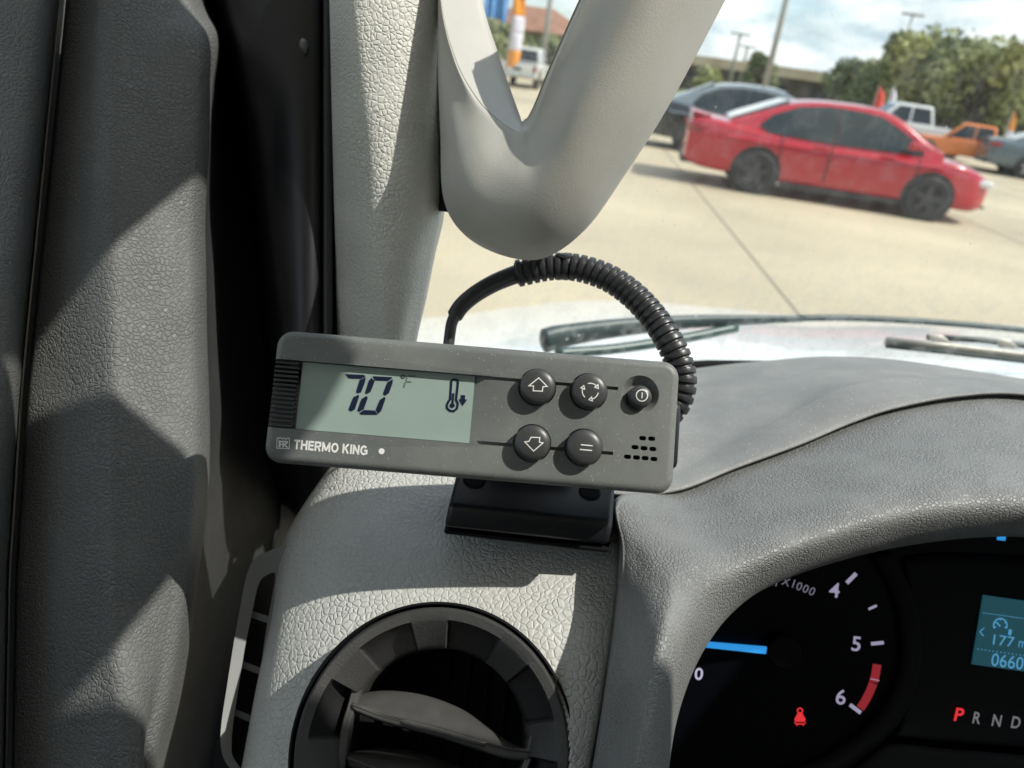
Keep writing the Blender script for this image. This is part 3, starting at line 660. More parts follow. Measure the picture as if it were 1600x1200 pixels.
dome('power', *Z2(1184, 336), 18.3, .0050, pw_i, -.0012)
# printed mark
zf = .00015
def block_letters(s, sw=.215):
    out = []; x = 0.0; h = sw/2
    for ch in s:
        if ch == ' ': x += .38; continue
        wd = {'M': 1.02, 'O': .90, 'G': .88, 'I': sw, 'H': .80, 'N': .82, 'K': .84, 'R': .80, 'E': .68, 'T': .76}[ch]; L_ = []
        if ch == 'T': L_ = [[(0, 1-h), (wd, 1-h)], [(wd/2, 1-h), (wd/2, 0)]]
        if ch == 'H': L_ = [[(h, 0), (h, 1)], [(wd-h, 0), (wd-h, 1)], [(h, .52), (wd-h, .52)]]
        if ch == 'E': L_ = [[(h, 0), (h, 1)], [(h, 1-h), (wd, 1-h)], [(h, .52), (wd*.94, .52)], [(h, h), (wd, h)]]
        if ch == 'R': L_ = [[(h, 0), (h, 1)], [(h, 1-h), (wd-.28, 1-h), (wd-.13, .84), (wd-h, .70), (wd-.13, .56), (wd-.28, .46), (h, .46)], [(wd*.52, .46), (wd-.12, 0)]]
        if ch == 'M': L_ = [[(h, 0), (h, 1)], [(wd-h, 0), (wd-h, 1)], [(h*1.2, .93), (wd/2, .12)], [(wd-h*1.2, .93), (wd/2, .12)]]
        if ch == 'O': L_ = [[(wd/2+(wd/2-h)*math.cos(R(a)), .5+(.5-h*.9)*math.sin(R(a))) for a in range(0, 361, 15)]]
        if ch == 'G': L_ = [[(wd/2+(wd/2-h)*math.cos(R(a)), .5+(.5-h*.9)*math.sin(R(a))) for a in range(40, 325, 15)], [(wd*.55, .47), (wd-h*.9, .47), (wd-h*.9, .10)]]
        if ch == 'K': L_ = [[(h, 0), (h, 1)], [(wd-.13, 1), (h*1.6, .44)], [(wd*.40, .60), (wd-.12, 0)]]
        if ch == 'I': L_ = [[(h, 0), (h, 1)]]
        if ch == 'N': L_ = [[(h, 0), (h, 1)], [(wd-h, 0), (wd-h, 1)], [(h*1.2, .92), (wd-h*1.2, .08)]]
        out.append([[(px+x, py) for px, py in q] for q in L_]); x += wd+.10
    return out, x-.10
LT, LW = block_letters('THERMO KING'); LH = 15.0; LX = 115.5/LW
def lmap(x, y):
    a = R(5.0); X = x*LX; Y = y*LH; return KP.at(458.5+X*math.cos(a)+Y*math.sin(a), 701.5+X*math.sin(a)-Y*math.cos(a), zf)
for q in LT:
    V, F = merge([stroke_vf(s_, .215, lmap) for s_ in q]); mesh('letter', V, F, M_white, ctl, smooth=False)
kz = lambda x, y: KP.at(*Z1(x, y), zf)
V, F = merge([stroke_vf([(141, 792), (139, 858), (222, 862), (225, 795)], 5, kz), stroke_vf([(141, 785), (152, 794), (163, 786), (176, 797), (188, 788), (200, 799), (212, 789), (226, 795)], 5, kz),
              stroke_vf([(150, 812), (214, 815)], 9, kz), stroke_vf([(160, 816), (157, 852)], 12, kz), stroke_vf([(183, 816), (181, 852)], 10, kz), stroke_vf([(160, 833), (184, 834)], 7, kz), stroke_vf([(212, 818), (190, 836), (212, 854)], 10, kz)])
mesh('emblem', V, F, M_white, ctl, smooth=False)
V, F = stroke_vf([(841+10*math.cos(k*math.pi/12), 879+10*math.sin(k*math.pi/12)) for k in range(24)], 20.5, kz, True)
mesh('indicator_dot', [kz(841+20*math.cos(k*math.pi/12), 879+20*math.sin(k*math.pi/12)) for k in range(24)], [tuple(range(24))], M_white, ctl, smooth=False, facecam=True)
# rear shell seen past the right end
bmobj('rear_clip', box_bm(x1-.012, x1+.0052, y0+.010, y1-.014, -.034, -.016, .003, 3), M_black, ctl, mw=MW)

# ------------------------------------------------------------------ mounting block under the controller
mnt = empty('mounting_block', W(826, 850, .33), 'black plastic mounting block holding the controller on the dashboard', 'mount')
def hull(name, pts, mat, parent, bev=.0016, seg=3):
    b = bmesh.new()
    for p in pts: b.verts.new(p)
    r_ = bmesh.ops.convex_hull(b, input=b.verts[:])
    bmesh.ops.delete(b, geom=[g for g in r_['geom_unused'] if isinstance(g, bmesh.types.BMVert)], context='VERTS')
    bmesh.ops.dissolve_limit(b, angle_limit=R(4), verts=b.verts[:], edges=b.edges[:])
    if bev: bmesh.ops.bevel(b, geom=b.edges[:], offset=bev, segments=seg, profile=.5, affect='EDGES', clamp_overlap=True)
    return bmobj(name, b, mat, parent, sharp=35)
blk = hull('block', [W(694, 824, .3185), W(951, 852, .3185), W(701, 789, .3175), W(957, 817, .3175), W(722, 706, .345), W(962, 728, .345), W(700, 800, .378), W(955, 830, .378)], M_black, mnt, .0022, 4)
hull('foot_pad', [W(694, 828, .320), W(951, 857, .320), W(693, 834, .3205), W(950, 864, .3205), W(700, 805, .378), W(955, 836, .378), W(700, 812, .378), W(955, 842, .378)], M_blackmat, mnt, .0008, 2)
hull('neck', [W(760, 740, .338), W(900, 752, .338), W(760, 690, .33), W(900, 705, .33), W(760, 740, .36), W(900, 752, .36), W(760, 690, .345), W(900, 705, .345)], M_black, mnt, .001, 2)
for u, v in ((741, 750), (921, 769)):
    c_ = W(u, v+1, .3305); n_ = (UP*.75-FW*.66).normalized()
    tube('screw_boss', [c_-n_*.003, c_+n_*.0005, c_+n_*.0015, c_+n_*.0012, c_-n_*.001], [.0052, .0050, .0042, .003, .0028], M_blackmat, mnt, 24, sharp=30)

# ------------------------------------------------------------------ wiring loom
loom = empty('wiring_loom', W(705, 535, .355), 'black cable in corrugated conduit looping over the controller', 'cable')
cpth = [(806, 428, .365), (860, 417, .364), (905, 419, .362), (950, 434, .359), (988, 460, .355), (1020, 494, .350), (1045, 532, .345), (1061, 568, .343), (1066, 600, .342), (1056, 632, .342), (1032, 655, .342), (1000, 668, .342)]
cp = cr1([tuple(W(*p)) for p in cpth], 800)
sl_ = np.concatenate([[0], np.cumsum(np.linalg.norm(np.diff(cp, axis=0), axis=1))]); tot = sl_[-1]
pitch = .00385; rad = []; pos = []
s_ = 0.0
while s_ < tot-pitch:
    for f_, r_ in ((0, .80), (.10, .82), (.2, .985), (.28, 1.0), (.72, 1.0), (.8, .985), (.90, .82)):
        q = s_+f_*pitch; i_ = np.searchsorted(sl_, q); i_ = min(max(i_, 1), len(sl_)-1); t_ = (q-sl_[i_-1])/(sl_[i_]-sl_[i_-1]+1e-12)
        pos.append(tuple(cp[i_-1]*(1-t_)+cp[i_]*t_)); rad.append(r_*.0067)
    s_ += pitch
tube('conduit', pos, rad, M_rubber, loom, 28, sharp=45)
# the slit along the conduit's outer side: small lugs either edge
sp = [(699, 560, .352), (702, 530, .353), (706, 505, .355), (713, 490, .357)]
tube('cable', [tuple(p) for p in cr1([tuple(W(*p)) for p in sp], 30)], [.0027]*12+[.0027+.0002*k/18 for k in range(18)], M_rubber, loom, 18)
sp = [(709, 496, .357), (722, 477, .3585), (745, 458, .361), (775, 441, .364), (808, 428, .366), (830, 421, .366)]
n_ = 40; tube('cable_sleeve', [tuple(p) for p in cr1([tuple(W(*p)) for p in sp], n_)], [.0031, .0039]+[.0039+.0009*k/(n_-2) for k in range(n_-2)], M_rubber, loom, 20, sharp=50)
tp = [(868, 416, .3645), (893, 416.5, .3635)]
tube('tape_wrap', [tuple(W(*p)) for p in tp], .0066, plain('tape', (.018, .019, .021), .3, bump=.3, bscale=300), loom, 28)
hull('tape_flap', [W(872, 396, .358), W(892, 401, .357), W(884, 404, .356), W(868, 399, .358), W(872, 397, .3588), W(892, 402, .3578), W(884, 405, .3568)], MATS['tape'], loom, 0)
#@@PART3
# ------------------------------------------------------------------ windshield, bonnet, wipers
m, t, b_ = base('windshield_glass'); l = t.links.new
out = [n for n in t.nodes if n.type == 'OUTPUT_MATERIAL'][0]; t.nodes.remove(b_)
tr = nd(t, 'ShaderNodeBsdfTransparent'); tr.inputs[0].default_value = (.93, .96, .945, 1)
gl_ = nd(t, 'ShaderNodeBsdfGlossy'); gl_.inputs['Roughness'].default_value = .02
fz = nd(t, 'ShaderNodeFresnel'); fz.inputs[0].default_value = 1.3
m1 = nd(t, 'ShaderNodeMixShader'); l(fz.outputs[0], m1.inputs[0]); l(tr.outputs[0], m1.inputs[1]); l(gl_.outputs[0], m1.inputs[2])
df = nd(t, 'ShaderNodeBsdfDiffuse'); df.inputs[0].default_value = (.8, .8, .76, 1); tl = nd(t, 'ShaderNodeBsdfTranslucent'); tl.inputs[0].default_value = (.8, .8, .76, 1)
m2 = nd(t, 'ShaderNodeMixShader'); m2.inputs[0].default_value = .5; l(df.outputs[0], m2.inputs[1]); l(tl.outputs[0], m2.inputs[2])
co = nd(t, 'ShaderNodeTexCoord')
fn = nd(t, 'ShaderNodeTexNoise'); fn.inputs['Scale'].default_value = 60; fn.inputs['Detail'].default_value = 4; fn.inputs['Roughness'].default_value = .7; l(co.outputs['Object'], fn.inputs['Vector'])
fr_ = nd(t, 'ShaderNodeMapRange'); fr_.inputs['From Min'].default_value = .45; fr_.inputs['From Max'].default_value = .8; fr_.inputs['To Min'].default_value = .03; fr_.inputs['To Max'].default_value = .16; l(fn.outputs['Fac'], fr_.inputs['Value'])
vo = nd(t, 'ShaderNodeTexVoronoi'); vo.inputs['Scale'].default_value = 100; l(co.outputs['Object'], vo.inputs['Vector'])
sx = nd(t, 'ShaderNodeSeparateColor'); l(vo.outputs['Color'], sx.inputs[0])
li = nd(t, 'ShaderNodeMapRange'); li.inputs['From Min'].default_value = .86; li.inputs['To Max'].default_value = .17; l(sx.outputs[0], li.inputs['Value'])
lt = nd(t, 'ShaderNodeMath', operation='LESS_THAN'); l(vo.outputs['Distance'], lt.inputs[0]); l(li.outputs[0], lt.inputs[1])
ls = nd(t, 'ShaderNodeMath', operation='MULTIPLY'); ls.inputs[1].default_value = .65; l(lt.outputs[0], ls.inputs[0])
mxm = nd(t, 'ShaderNodeMath', operation='MAXIMUM'); l(fr_.outputs[0], mxm.inputs[0]); l(ls.outputs[0], mxm.inputs[1])
sz = nd(t, 'ShaderNodeSeparateXYZ'); l(co.outputs['Object'], sz.inputs[0])
lowz = nd(t, 'ShaderNodeMapRange', interpolation_type='SMOOTHSTEP'); lowz.inputs['From Min'].default_value = EYE-.10; lowz.inputs['From Max'].default_value = EYE-.19; l(sz.outputs['Z'], lowz.inputs['Value'])
bn = nd(t, 'ShaderNodeTexNoise'); bn.inputs['Scale'].default_value = 85; bn.inputs['Detail'].default_value = 4; bn.inputs['Roughness'].default_value = .6; l(co.outputs['Object'], bn.inputs['Vector'])
br = nd(t, 'ShaderNodeMapRange', interpolation_type='SMOOTHSTEP'); br.inputs['From Min'].default_value = .46; br.inputs['From Max'].default_value = .62; br.inputs['To Max'].default_value = .2; l(bn.outputs['Fac'], br.inputs['Value'])
gm = nd(t, 'ShaderNodeMath', operation='MULTIPLY'); l(lowz.outputs[0], gm.inputs[0]); l(br.outputs[0], gm.inputs[1])
mx0 = mxm; mxm = nd(t, 'ShaderNodeMath', operation='ADD', use_clamp=True); l(mx0.outputs[0], mxm.inputs[0]); l(gm.outputs[0], mxm.inputs[1])
m3 = nd(t, 'ShaderNodeMixShader'); l(mxm.outputs[0], m3.inputs[0]); l(m1.outputs[0], m3.inputs[1]); l(m2.outputs[0], m3.inputs[2]); l(m3.outputs[0], out.inputs[0])
M_glassW = m
rows = [[(590, 600, .52), (800, 606, .62), (1100, 585, .68), (1400, 600, .72), (1800, 660, .73), (2450, 800, .73)],
        [(640, 420, .48), (800, 420, .56), (1100, 420, .62), (1400, 420, .66), (1800, 430, .67), (2450, 470, .67)],
        [(660, 200, .455), (800, 200, .50), (1100, 200, .55), (1400, 200, .58), (1800, 200, .60), (2450, 200, .60)],
        [(670, -160, .43), (800, -160, .45), (1100, -160, .48), (1400, -160, .50), (1800, -160, .52), (2450, -160, .52)]]
ws = sheet('windshield', rows, 40, 40, M_glassW, None, 0)
tag(ws, 'dusty specked windshield glass in front of the parking lot', 'windshield')
M_hood = plain('white_paint', (.80, .81, .80), .25, coat=.6, var=.03, vscale=9)
HR = [(560, 505), (700, 497), (800, 484), (900, 474), (1000, 474), (1100, 482), (1250, 496), (1400, 500), (1600, 512), (1800, 524)]
rows = [[(u, v+150, .85) for u, v in HR], [(u, v+70, 1.05) for u, v in HR], [(u, v+22, 1.35) for u, v in HR], [(u, v, 1.75) for u, v in HR], [(u, v+6, 1.85) for u, v in HR], [(u, v+40, 1.9) for u, v in HR]]
hood = sheet('truck_hood', rows, 50, 60, M_hood, None, .004); tag(hood, 'white truck hood beyond the windshield', 'hood')
M_wip = plain('wiper_black', (.03, .055, .057), .45); M_wip2 = plain('wiper_metal', (.42, .40, .35), .4, metal=.4)
wp = empty('windshield_wiper', W(850, 540, .8), 'dark blunt-ended wiper lying across the white hood', 'wiper', 'windshield wipers')
P_ = cr1([tuple(W(*p)) for p in ((846, 534, .82), (880, 525, .83), (960, 513, .85), (1060, 504, .88), (1160, 500, .90), (1255, 498, .92))], 40)
tube('blade_cover', [tuple(p) for p in P_], [.007]+[.0145]*4+[.0145-.0102*k/34 for k in range(35)], M_wip, wp, 14, flat=.7)
tube('blade_rubber', [tuple(p) for p in cr1([tuple(W(*p)) for p in ((870, 552, .81), (960, 545, .84), (1060, 530, .87), (1150, 512, .9))], 30)], .006, plain('wiper_green', (.03, .075, .07), .35), wp, 10)
tube('arm', [tuple(p) for p in cr1([tuple(W(*p)) for p in ((1245, 497, .92), (1330, 497, .93), (1450, 503, .95), (1600, 516, .97), (1800, 540, 1.0))], 30)], .0042, M_wip, wp, 12)
wp2 = empty('windshield_wiper', W(1390, 540, .8), 'pale weathered metal wiper at the right edge above the dash', 'wiper', 'windshield wipers')
tube('blade', [tuple(W(*p)) for p in ((1384, 533, .80), (1480, 543, .81), (1600, 557, .82), (1800, 585, .84))], .0050, M_wip2, wp2, 10, flat=.5)
tube('blade_rubber', [tuple(W(*p)) for p in ((1384, 541, .80), (1480, 551, .81), (1600, 565, .82), (1800, 593, .84))], .0022, M_wip, wp2, 10, flat=.5)
for u, v in ((1465, 528), (1570, 535)):
    hull('bridge', [W(u-14, v-6, .82), W(u+8, v-4, .82), W(u+24, v+10, .82), W(u-10, v+8, .82), W(u-14, v-6, .835), W(u+8, v-4, .835), W(u+24, v+10, .835), W(u-10, v+8, .835)], M_wip2, wp2, .001, 2)
tube('arm', [tuple(W(*p)) for p in ((1450, 527, .83), (1530, 531, .84), (1640, 545, .85), (1800, 565, .86))], .0035, M_wip, wp2, 10)


# ------------------------------------------------------------------ the rest of the truck cab round the camera, with added shade blocks
M_lin = plain('headliner_cloth', (.60, .59, .55), .9); M_cabd = plain('cab_dark_trim', (.18, .18, .17), .8)
def cabbox(name, x0, x1, y0, y1, z0, z1, mat, par):
    return bmobj(name, box_bm(x0, x1, y0, y1, EYE+z0, EYE+z1, .02, 2), mat, par)
cab = empty('truck_cab', (0.5, -.6, EYE-1.1)); tag(cab, kind='structure')
cabbox('headliner', -.62, 1.45, -1.1, .10, .302, .36, M_lin, cab)
cabbox('header_shade_block', -.62, .108, -.02, .332, .295, .35, M_lin, cab)  # unseen block, sized to throw shade over the upper door
cabbox('visor_shade_slab', -.40, .222, .03, .198, .280, .294, M_lin, cab)  # unseen slab, added to shade the controller's left end and the door
cabbox('visor_shade_slab', .578, 1.2, .03, .238, .280, .294, M_lin, cab)  # unseen slab, added to keep sun off the instrument cluster
cabbox('rear_wall', -.62, 1.45, -1.16, -1.1, -1.1, .30, M_cabd, cab)
cabbox('floor', -.62, 1.45, -1.1, .9, -1.16, -1.1, M_cabd, cab)
cabbox('passenger_door', 1.45, 1.52, -1.1, .62, -1.1, -.20, M_cabd, cab)
cabbox('driver_door', -.68, -.62, -1.1, .1, -1.1, -.16, M_cabd, cab)
cabbox('driver_door_pillar', -.68, -.60, -.75, -.58, -.16, .30, M_lin, cab)
cabbox('seat_back', -.25, .30, -.75, -.60, -1.0, -.10, M_cabd, cab)
cabbox('seat_cushion', -.25, .30, -.62, -.10, -.80, -.62, M_cabd, cab)

# ------------------------------------------------------------------ ground
M_conc = plain('concrete', (.45, .378, .262), .8, var=.2, vscale=.3, bump=.1, bscale=30, bdist=.01)
def quadxy(name, P, mat, kind='structure', z=None):
    o = mesh(name, P, [tuple(range(len(P)))], mat, None, smooth=False); 
    if o.data.polygons[0].normal.z < 0: o.data.flip_normals()
    return tag(o, kind=kind)
quadxy('ground', [(-900, -300, -.02), (900, -300, -.02), (900, 1500, -.02), (-900, 1500, -.02)], plain('field', (.10, .13, .04), .9, var=.3, vscale=.05))
quadxy('parking_lot', [(-120, -40, 0), (160, -40, 0), (160, 50, 0), (-120, 62, 0)], M_conc)
M_joint = plain('joint_tar', (.20, .17, .13), .9)
jx = GR(1255, 500); jx2 = GR(1085, 292)
dj = (jx2-jx).normalized(); nj = Vector((dj.y, -dj.x, 0))
for k in range(-3, 7):
    o_ = jx+nj*(4.6*k)
    quadxy('pavement_joint', [o_-dj*8-nj*.011+Vector((0, 0, .004)), o_-dj*8+nj*.011+Vector((0, 0, .004)), o_+dj*45+nj*.011+Vector((0, 0, .004)), o_+dj*45-nj*.011+Vector((0, 0, .004))], M_joint)
for k in range(0, 6):
    o_ = jx+dj*(9.5+5.2*k)
    quadxy('pavement_joint', [o_-nj*18-dj*.011+Vector((0, 0, .0045)), o_-nj*18+dj*.011+Vector((0, 0, .0045)), o_+nj*40+dj*.011+Vector((0, 0, .0045)), o_+nj*40-dj*.011+Vector((0, 0, .0045))], M_joint)
M_grass = plain('verge_grass', (.17, .19, .05), .9, var=.35, vscale=.6)
quadxy('verge', [(-120, 63, .01), (160, 51, .01), (160, 74, .01), (-120, 86, .01)], M_grass)

# ------------------------------------------------------------------ vehicles
def child(o, root): o.parent = root; o.matrix_parent_inverse = Matrix.Identity(4); return o
M_tyre = plain('tyre', (.025, .025, .027), .7); M_rim = plain('rim', (.07, .07, .075), .35, metal=.6); M_rimS = plain('rim_silver', (.4, .4, .4), .3, metal=.8)
M_win = plain('car_glass', (.02, .028, .03), .06, spec=.6); M_winl = plain('car_rear_glass', (.05, .06, .065), .05, spec=1.0, coat=1)
M_trim = plain('car_trim', (.02, .02, .02), .5); M_lamp = plain('headlamp', (.7, .7, .7), .1, coat=1); M_tail = plain('tail_lamp', (.25, .01, .015), .2, coat=.5)
M_plate = plain('chrome', (.6, .6, .58), .2, metal=.9)
def wheel(root, x, y, r_, wd, rim):
    bb = bmesh.new(); n = 32
    prf = [(.62, -.5), (.62, .44), (.70, .5), (.93, .5), (1.0, .36), (1.0, -.36), (.93, -.5)]
    ring = []
    for rr, yy in prf: ring.append([bb.verts.new((x+rr*r_*math.cos(2*math.pi*j/n), y+yy*wd, r_+rr*r_*math.sin(2*math.pi*j/n))) for j in range(n)])
    for k in range(len(prf)):
        A, B = ring[k], ring[(k+1) % len(prf)]
        for j in range(n): bb.faces.new((A[j], A[(j+1) % n], B[(j+1) % n], B[j]))
    ty = child(bmobj('wheel', bb, M_tyre), root)
    s_ = 1 if y > 0 else -1
    bb = bmesh.new()
    pts = [(0, 0)]; N = 5
    vs = []
    for k in range(N*4):
        rr = .62 if (k % 4) in (0, 1) else .36
        if (k % 4) in (2, 3): rr = .30
        a = 2*math.pi*(k+.5*(k % 2))/(N*4); vs.append((x+rr*r_*math.cos(a), r_+rr*r_*math.sin(a)))
    f0 = [bb.verts.new((p[0], y+s_*wd*.46, p[1])) for p in vs]; f1 = [bb.verts.new((p[0], y+s_*wd*.30, p[1])) for p in vs]
    bb.faces.new(f0)
    for i in range(len(vs)): bb.faces.new((f0[i], f0[(i+1) % len(vs)], f1[(i+1) % len(vs)], f1[i]))
    child(bmobj('rim', bb, rim, smooth=False), ty)
    bb = cyl_bm(0, 0, .6*r_, 0, .02, 24); bmesh.ops.rotate(bb, matrix=Matrix.Rotation(R(90), 3, 'X'), verts=bb.verts); bmesh.ops.translate(bb, vec=(x, y+s_*wd*.1, r_), verts=bb.verts)
    child(bmobj('brake_disc', bb, M_trim), ty)
def extr(name, prof_xz, y0, y1, mat, root, bev=0, smooth=True):
    bb = bmesh.new(); A = [bb.verts.new((x, y0, z)) for x, z in prof_xz]; B = [bb.verts.new((x, y1, z)) for x, z in prof_xz]; n = len(A)
    bb.faces.new(A); bb.faces.new(B)
    for i in range(n): bb.faces.new((A[i], A[(i+1) % n], B[(i+1) % n], B[i]))
    bmesh.ops.recalc_face_normals(bb, faces=bb.faces)
    if bev: bmesh.ops.bevel(bb, geom=bb.edges[:], offset=bev, segments=3, profile=.5, affect='EDGES', clamp_overlap=True)
    return child(bmobj(name, bb, mat, sharp=40), root)
def place(root, wr, wf, track):
    """put a vehicle so that its two near-side wheels stand on the ground points wr (rear) and wf (front); near side is local -y"""
    return root
def sedan(label, paint, rear_pt, ang, rim, spoiler=True, sheen_roof=None, cat='car', name='parked_car', group='cars parked on the lot', rise=0):
    root = empty(name, (0, 0, 0), label, cat, group)
    WB = 2.60; TR = .775; wr_ = .325
    X0 = -1.32; X1 = X0+WB
    # body by stations: x, half width, z bottom, z shoulder, z deck
    ST = [(-2.46, .70, .42, .82, .96), (-2.40, .80, .34, .86, 1.01), (-2.1, .87, .27, .90, 1.03), (-1.40, .895, .24, .86, .96), (-.6, .885, .20, .82, .87), (.2, .88, .19, .81, .86), (.85, .885, .20, .82, .88), (1.32, .895, .22, .83, .90), (1.70, .87, .22, .78, .875), (1.98, .80, .21, .68, .79), (2.18, .64, .26, .58, .68), (2.25, .45, .32, .52, .62)]
    rings = []
    for x, w_, zb, zs_, zd in ST:
        hz = [(w_*.80, zb), (w_*.97, zb+.06), (w_, zb+.2), (w_*1.0, (zb+zs_)/2+.08), (w_*.985, zs_), (w_*.90, zd-.02), (w_*.5, zd+.02), (0, zd+.03)]
        rings.append([(x, y, z+rise*.3*(z > .5)) for y, z in hz]+[(x, -y, z+rise*.3*(z > .5)) for y, z in hz[-2::-1]]+[(x, 0, zb)])
    o_ = ringloft('body', rings, 80, 64, paint, None, world=True, sharp=75); child(o_, root)
    # cabin
    def yc(z): return .835-.265*max(0, z-.84)/.63
    CT = [(-1.86, 1.03), (-1.45, 1.20), (-1.0, 1.375), (-.55, 1.455), (0, 1.475), (.4, 1.455), (.75, 1.33), (1.12, 1.12), (1.36, .98)]
    rings = []
    for x, z in CT:
        z += rise; zz = max(z, 1.0); h_ = zz-.03
        rings.append([(x, -.80, .78), (x, -yc(.86), .86), (x, -yc(lerp(.95, h_, .5)), lerp(.95, h_, .5)), (x, -yc(h_), h_-.01), (x, -yc(zz)*.82, zz+.01), (x, 0, zz+.03), (x, yc(zz)*.82, zz+.01), (x, yc(h_), h_-.01), (x, yc(lerp(.95, h_, .5)), lerp(.95, h_, .5)), (x, yc(.86), .86), (x, .80, .78)])
    o_ = ringloft('cabin', rings, 50, 60, sheen_roof or paint, None, world=True, sharp=60); child(o_, root)
    def side_glass(nm, P, sgn):
        P = [(x, z+rise*.75*(z > 1.1)) for x, z in P]
        vs = [(x, sgn*(yc(z)+.022), z) for x, z in P]+[(x, sgn*(yc(z)-.02), z) for x, z in P]; n = len(P)
        F = [tuple(range(n)), tuple(range(n, 2*n))]+[(i, (i+1) % n, n+(i+1) % n, n+i) for i in range(n)]
        child(mesh(nm, vs, fixn(vs, F), M_win, None, smooth=False), root)
    for sgn in (-1, 1):
        side_glass('window', [(-1.25, .93), (-1.40, 1.03), (-1.22, 1.20), (-.85, 1.36), (-.45, 1.415), (-.26, 1.42), (-.26, .90)], sgn)
        side_glass('window', [(-.245, .90), (-.245, 1.42), (.1, 1.41), (.38, 1.375), (.68, 1.235), (1.04, 1.03), (1.06, .92)], sgn)
        bb = box_bm(-.10, .10, -.05, .05, -.06, .06, .035, 3); bmesh.ops.translate(bb, vec=(.86, sgn*.98, 1.05), verts=bb.verts); child(bmobj('mirror', bb, paint), root)
        for hx in (-.42, .55):
            bb = box_bm(hx-.10, hx+.10, sgn*.885-.02, sgn*.885+.02, .82, .85, .01, 2); child(bmobj('door_handle', bb, paint), root)
        for wx in (X0, X1):
            bb = cyl_bm(0, 0, .385, -.02, .035, 40); bmesh.ops.rotate(bb, matrix=Matrix.Rotation(R(90), 3, 'X'), verts=bb.verts); bmesh.ops.translate(bb, vec=(wx, sgn*.875, .34), verts=bb.verts)
            child(bmobj('wheel_arch', bb, M_trim), root); wheel(root, wx, sgn*(TR+.06), wr_, .22, rim)
        for xs_, zs0, zs1 in ((-.27, .34, .90), (1.02, .34, .86), (-1.02, .50, .92)):
            child(bmobj('door_seam', box_bm(xs_-.008, xs_+.008, sgn*.890-.012, sgn*.890+.012, zs0, zs1), M_trim), root)
        child(bmobj('side_skirt', box_bm(-.92, .90, sgn*.875-.03, sgn*.875+.03, .17, .25, .015, 2), M_trim), root)
        bb = box_bm(1.94, 2.18, sgn*.68-.11, sgn*.68+.11, .60, .70, .03, 3); child(bmobj('headlight', bb, M_lamp), root)
        bb = box_bm(-2.48, -2.20, sgn*.72-.14, sgn*.72+.14, .80, .93, .03, 3); child(bmobj('tail_light', bb, M_tail), root)
    rg = [(-1.83, .64, 1.045), (-1.83, -.64, 1.045), (-1.02, -.54, 1.405), (-1.02, .54, 1.405)]
    vs = [Vector(p)+Vector((-.02, 0, .028+rise*(k > 1))) for k, p in enumerate(rg)]+[Vector(p)+Vector((.02, 0, -.03+rise*(k > 1))) for k, p in enumerate(rg)]
    child(mesh('rear_window', vs, fixn(vs, [(0, 1, 2, 3), (4, 5, 6, 7), (0, 1, 5, 4), (1, 2, 6, 5), (2, 3, 7, 6), (3, 0, 4, 7)]), M_winl, None, smooth=False), root)
    rg = [(1.30, .68, 1.01), (1.30, -.68, 1.01), (.50, -.54, 1.43), (.50, .54, 1.43)]
    vs = [Vector(p)+Vector((.02, 0, .030+rise*(k > 1))) for k, p in enumerate(rg)]+[Vector(p)+Vector((-.02, 0, -.03+rise*(k > 1))) for k, p in enumerate(rg)]
    child(mesh('windscreen', vs, fixn(vs, [(0, 1, 2, 3), (4, 5, 6, 7), (0, 1, 5, 4), (1, 2, 6, 5), (2, 3, 7, 6), (3, 0, 4, 7)]), M_winl, None, smooth=False), root)
    if spoiler:
        extr('spoiler', [(-2.46, 1.06), (-2.42, 1.095), (-2.15, 1.06), (-2.15, 1.03)], -.74, .74, paint, root, .008)
    bb = box_bm(2.10, 2.28, -.42, .42, .36, .50, .03, 3); child(bmobj('grille', bb, M_trim), root)
    bb = box_bm(-2.49, -2.28, -.62, .62, .30, .40, .03, 3); child(bmobj('rear_diffuser', bb, M_trim), root)
    bb = box_bm(2.22, 2.29, -.5, .5, .26, .30, .01, 2); child(bmobj('front_lip', bb, M_trim), root)
    c, s_ = math.cos(ang), math.sin(ang)
    # local near rear wheel contact (X0, -TR-.06)
    lx, ly = X0, -(TR+.06)
    root.location = (rear_pt.x-(lx*c-ly*s_), rear_pt.y-(lx*s_+ly*c), 0); root.rotation_euler = (0, 0, ang)
    return root
P_red = plain('red_paint', (.42, .010, .024), .18, coat=.7, spec=.5)
P_navy = plain('dark_grey_paint', (.012, .015, .02), .15, coat=.6)
pr = GR(1170, 301.5); pf = GR(1452, 346)
sedan('red sports sedan with dark wheels parked side on in the open lot', P_red, pr, math.atan2(pf.y-pr.y, pf.x-pr.x), M_rim)
pr = GR(1072, 238)
sedan('dark hatchback with glossy sky-reflecting roof parked behind the red sedan', P_navy, pr, R(-8), M_rim, spoiler=False, sheen_roof=plain('roof_sky_sheen', (.16, .19, .21), .10, coat=1, spec=1.0), rise=.06)  # cabin colour lightened: sky reflection painted into the roof

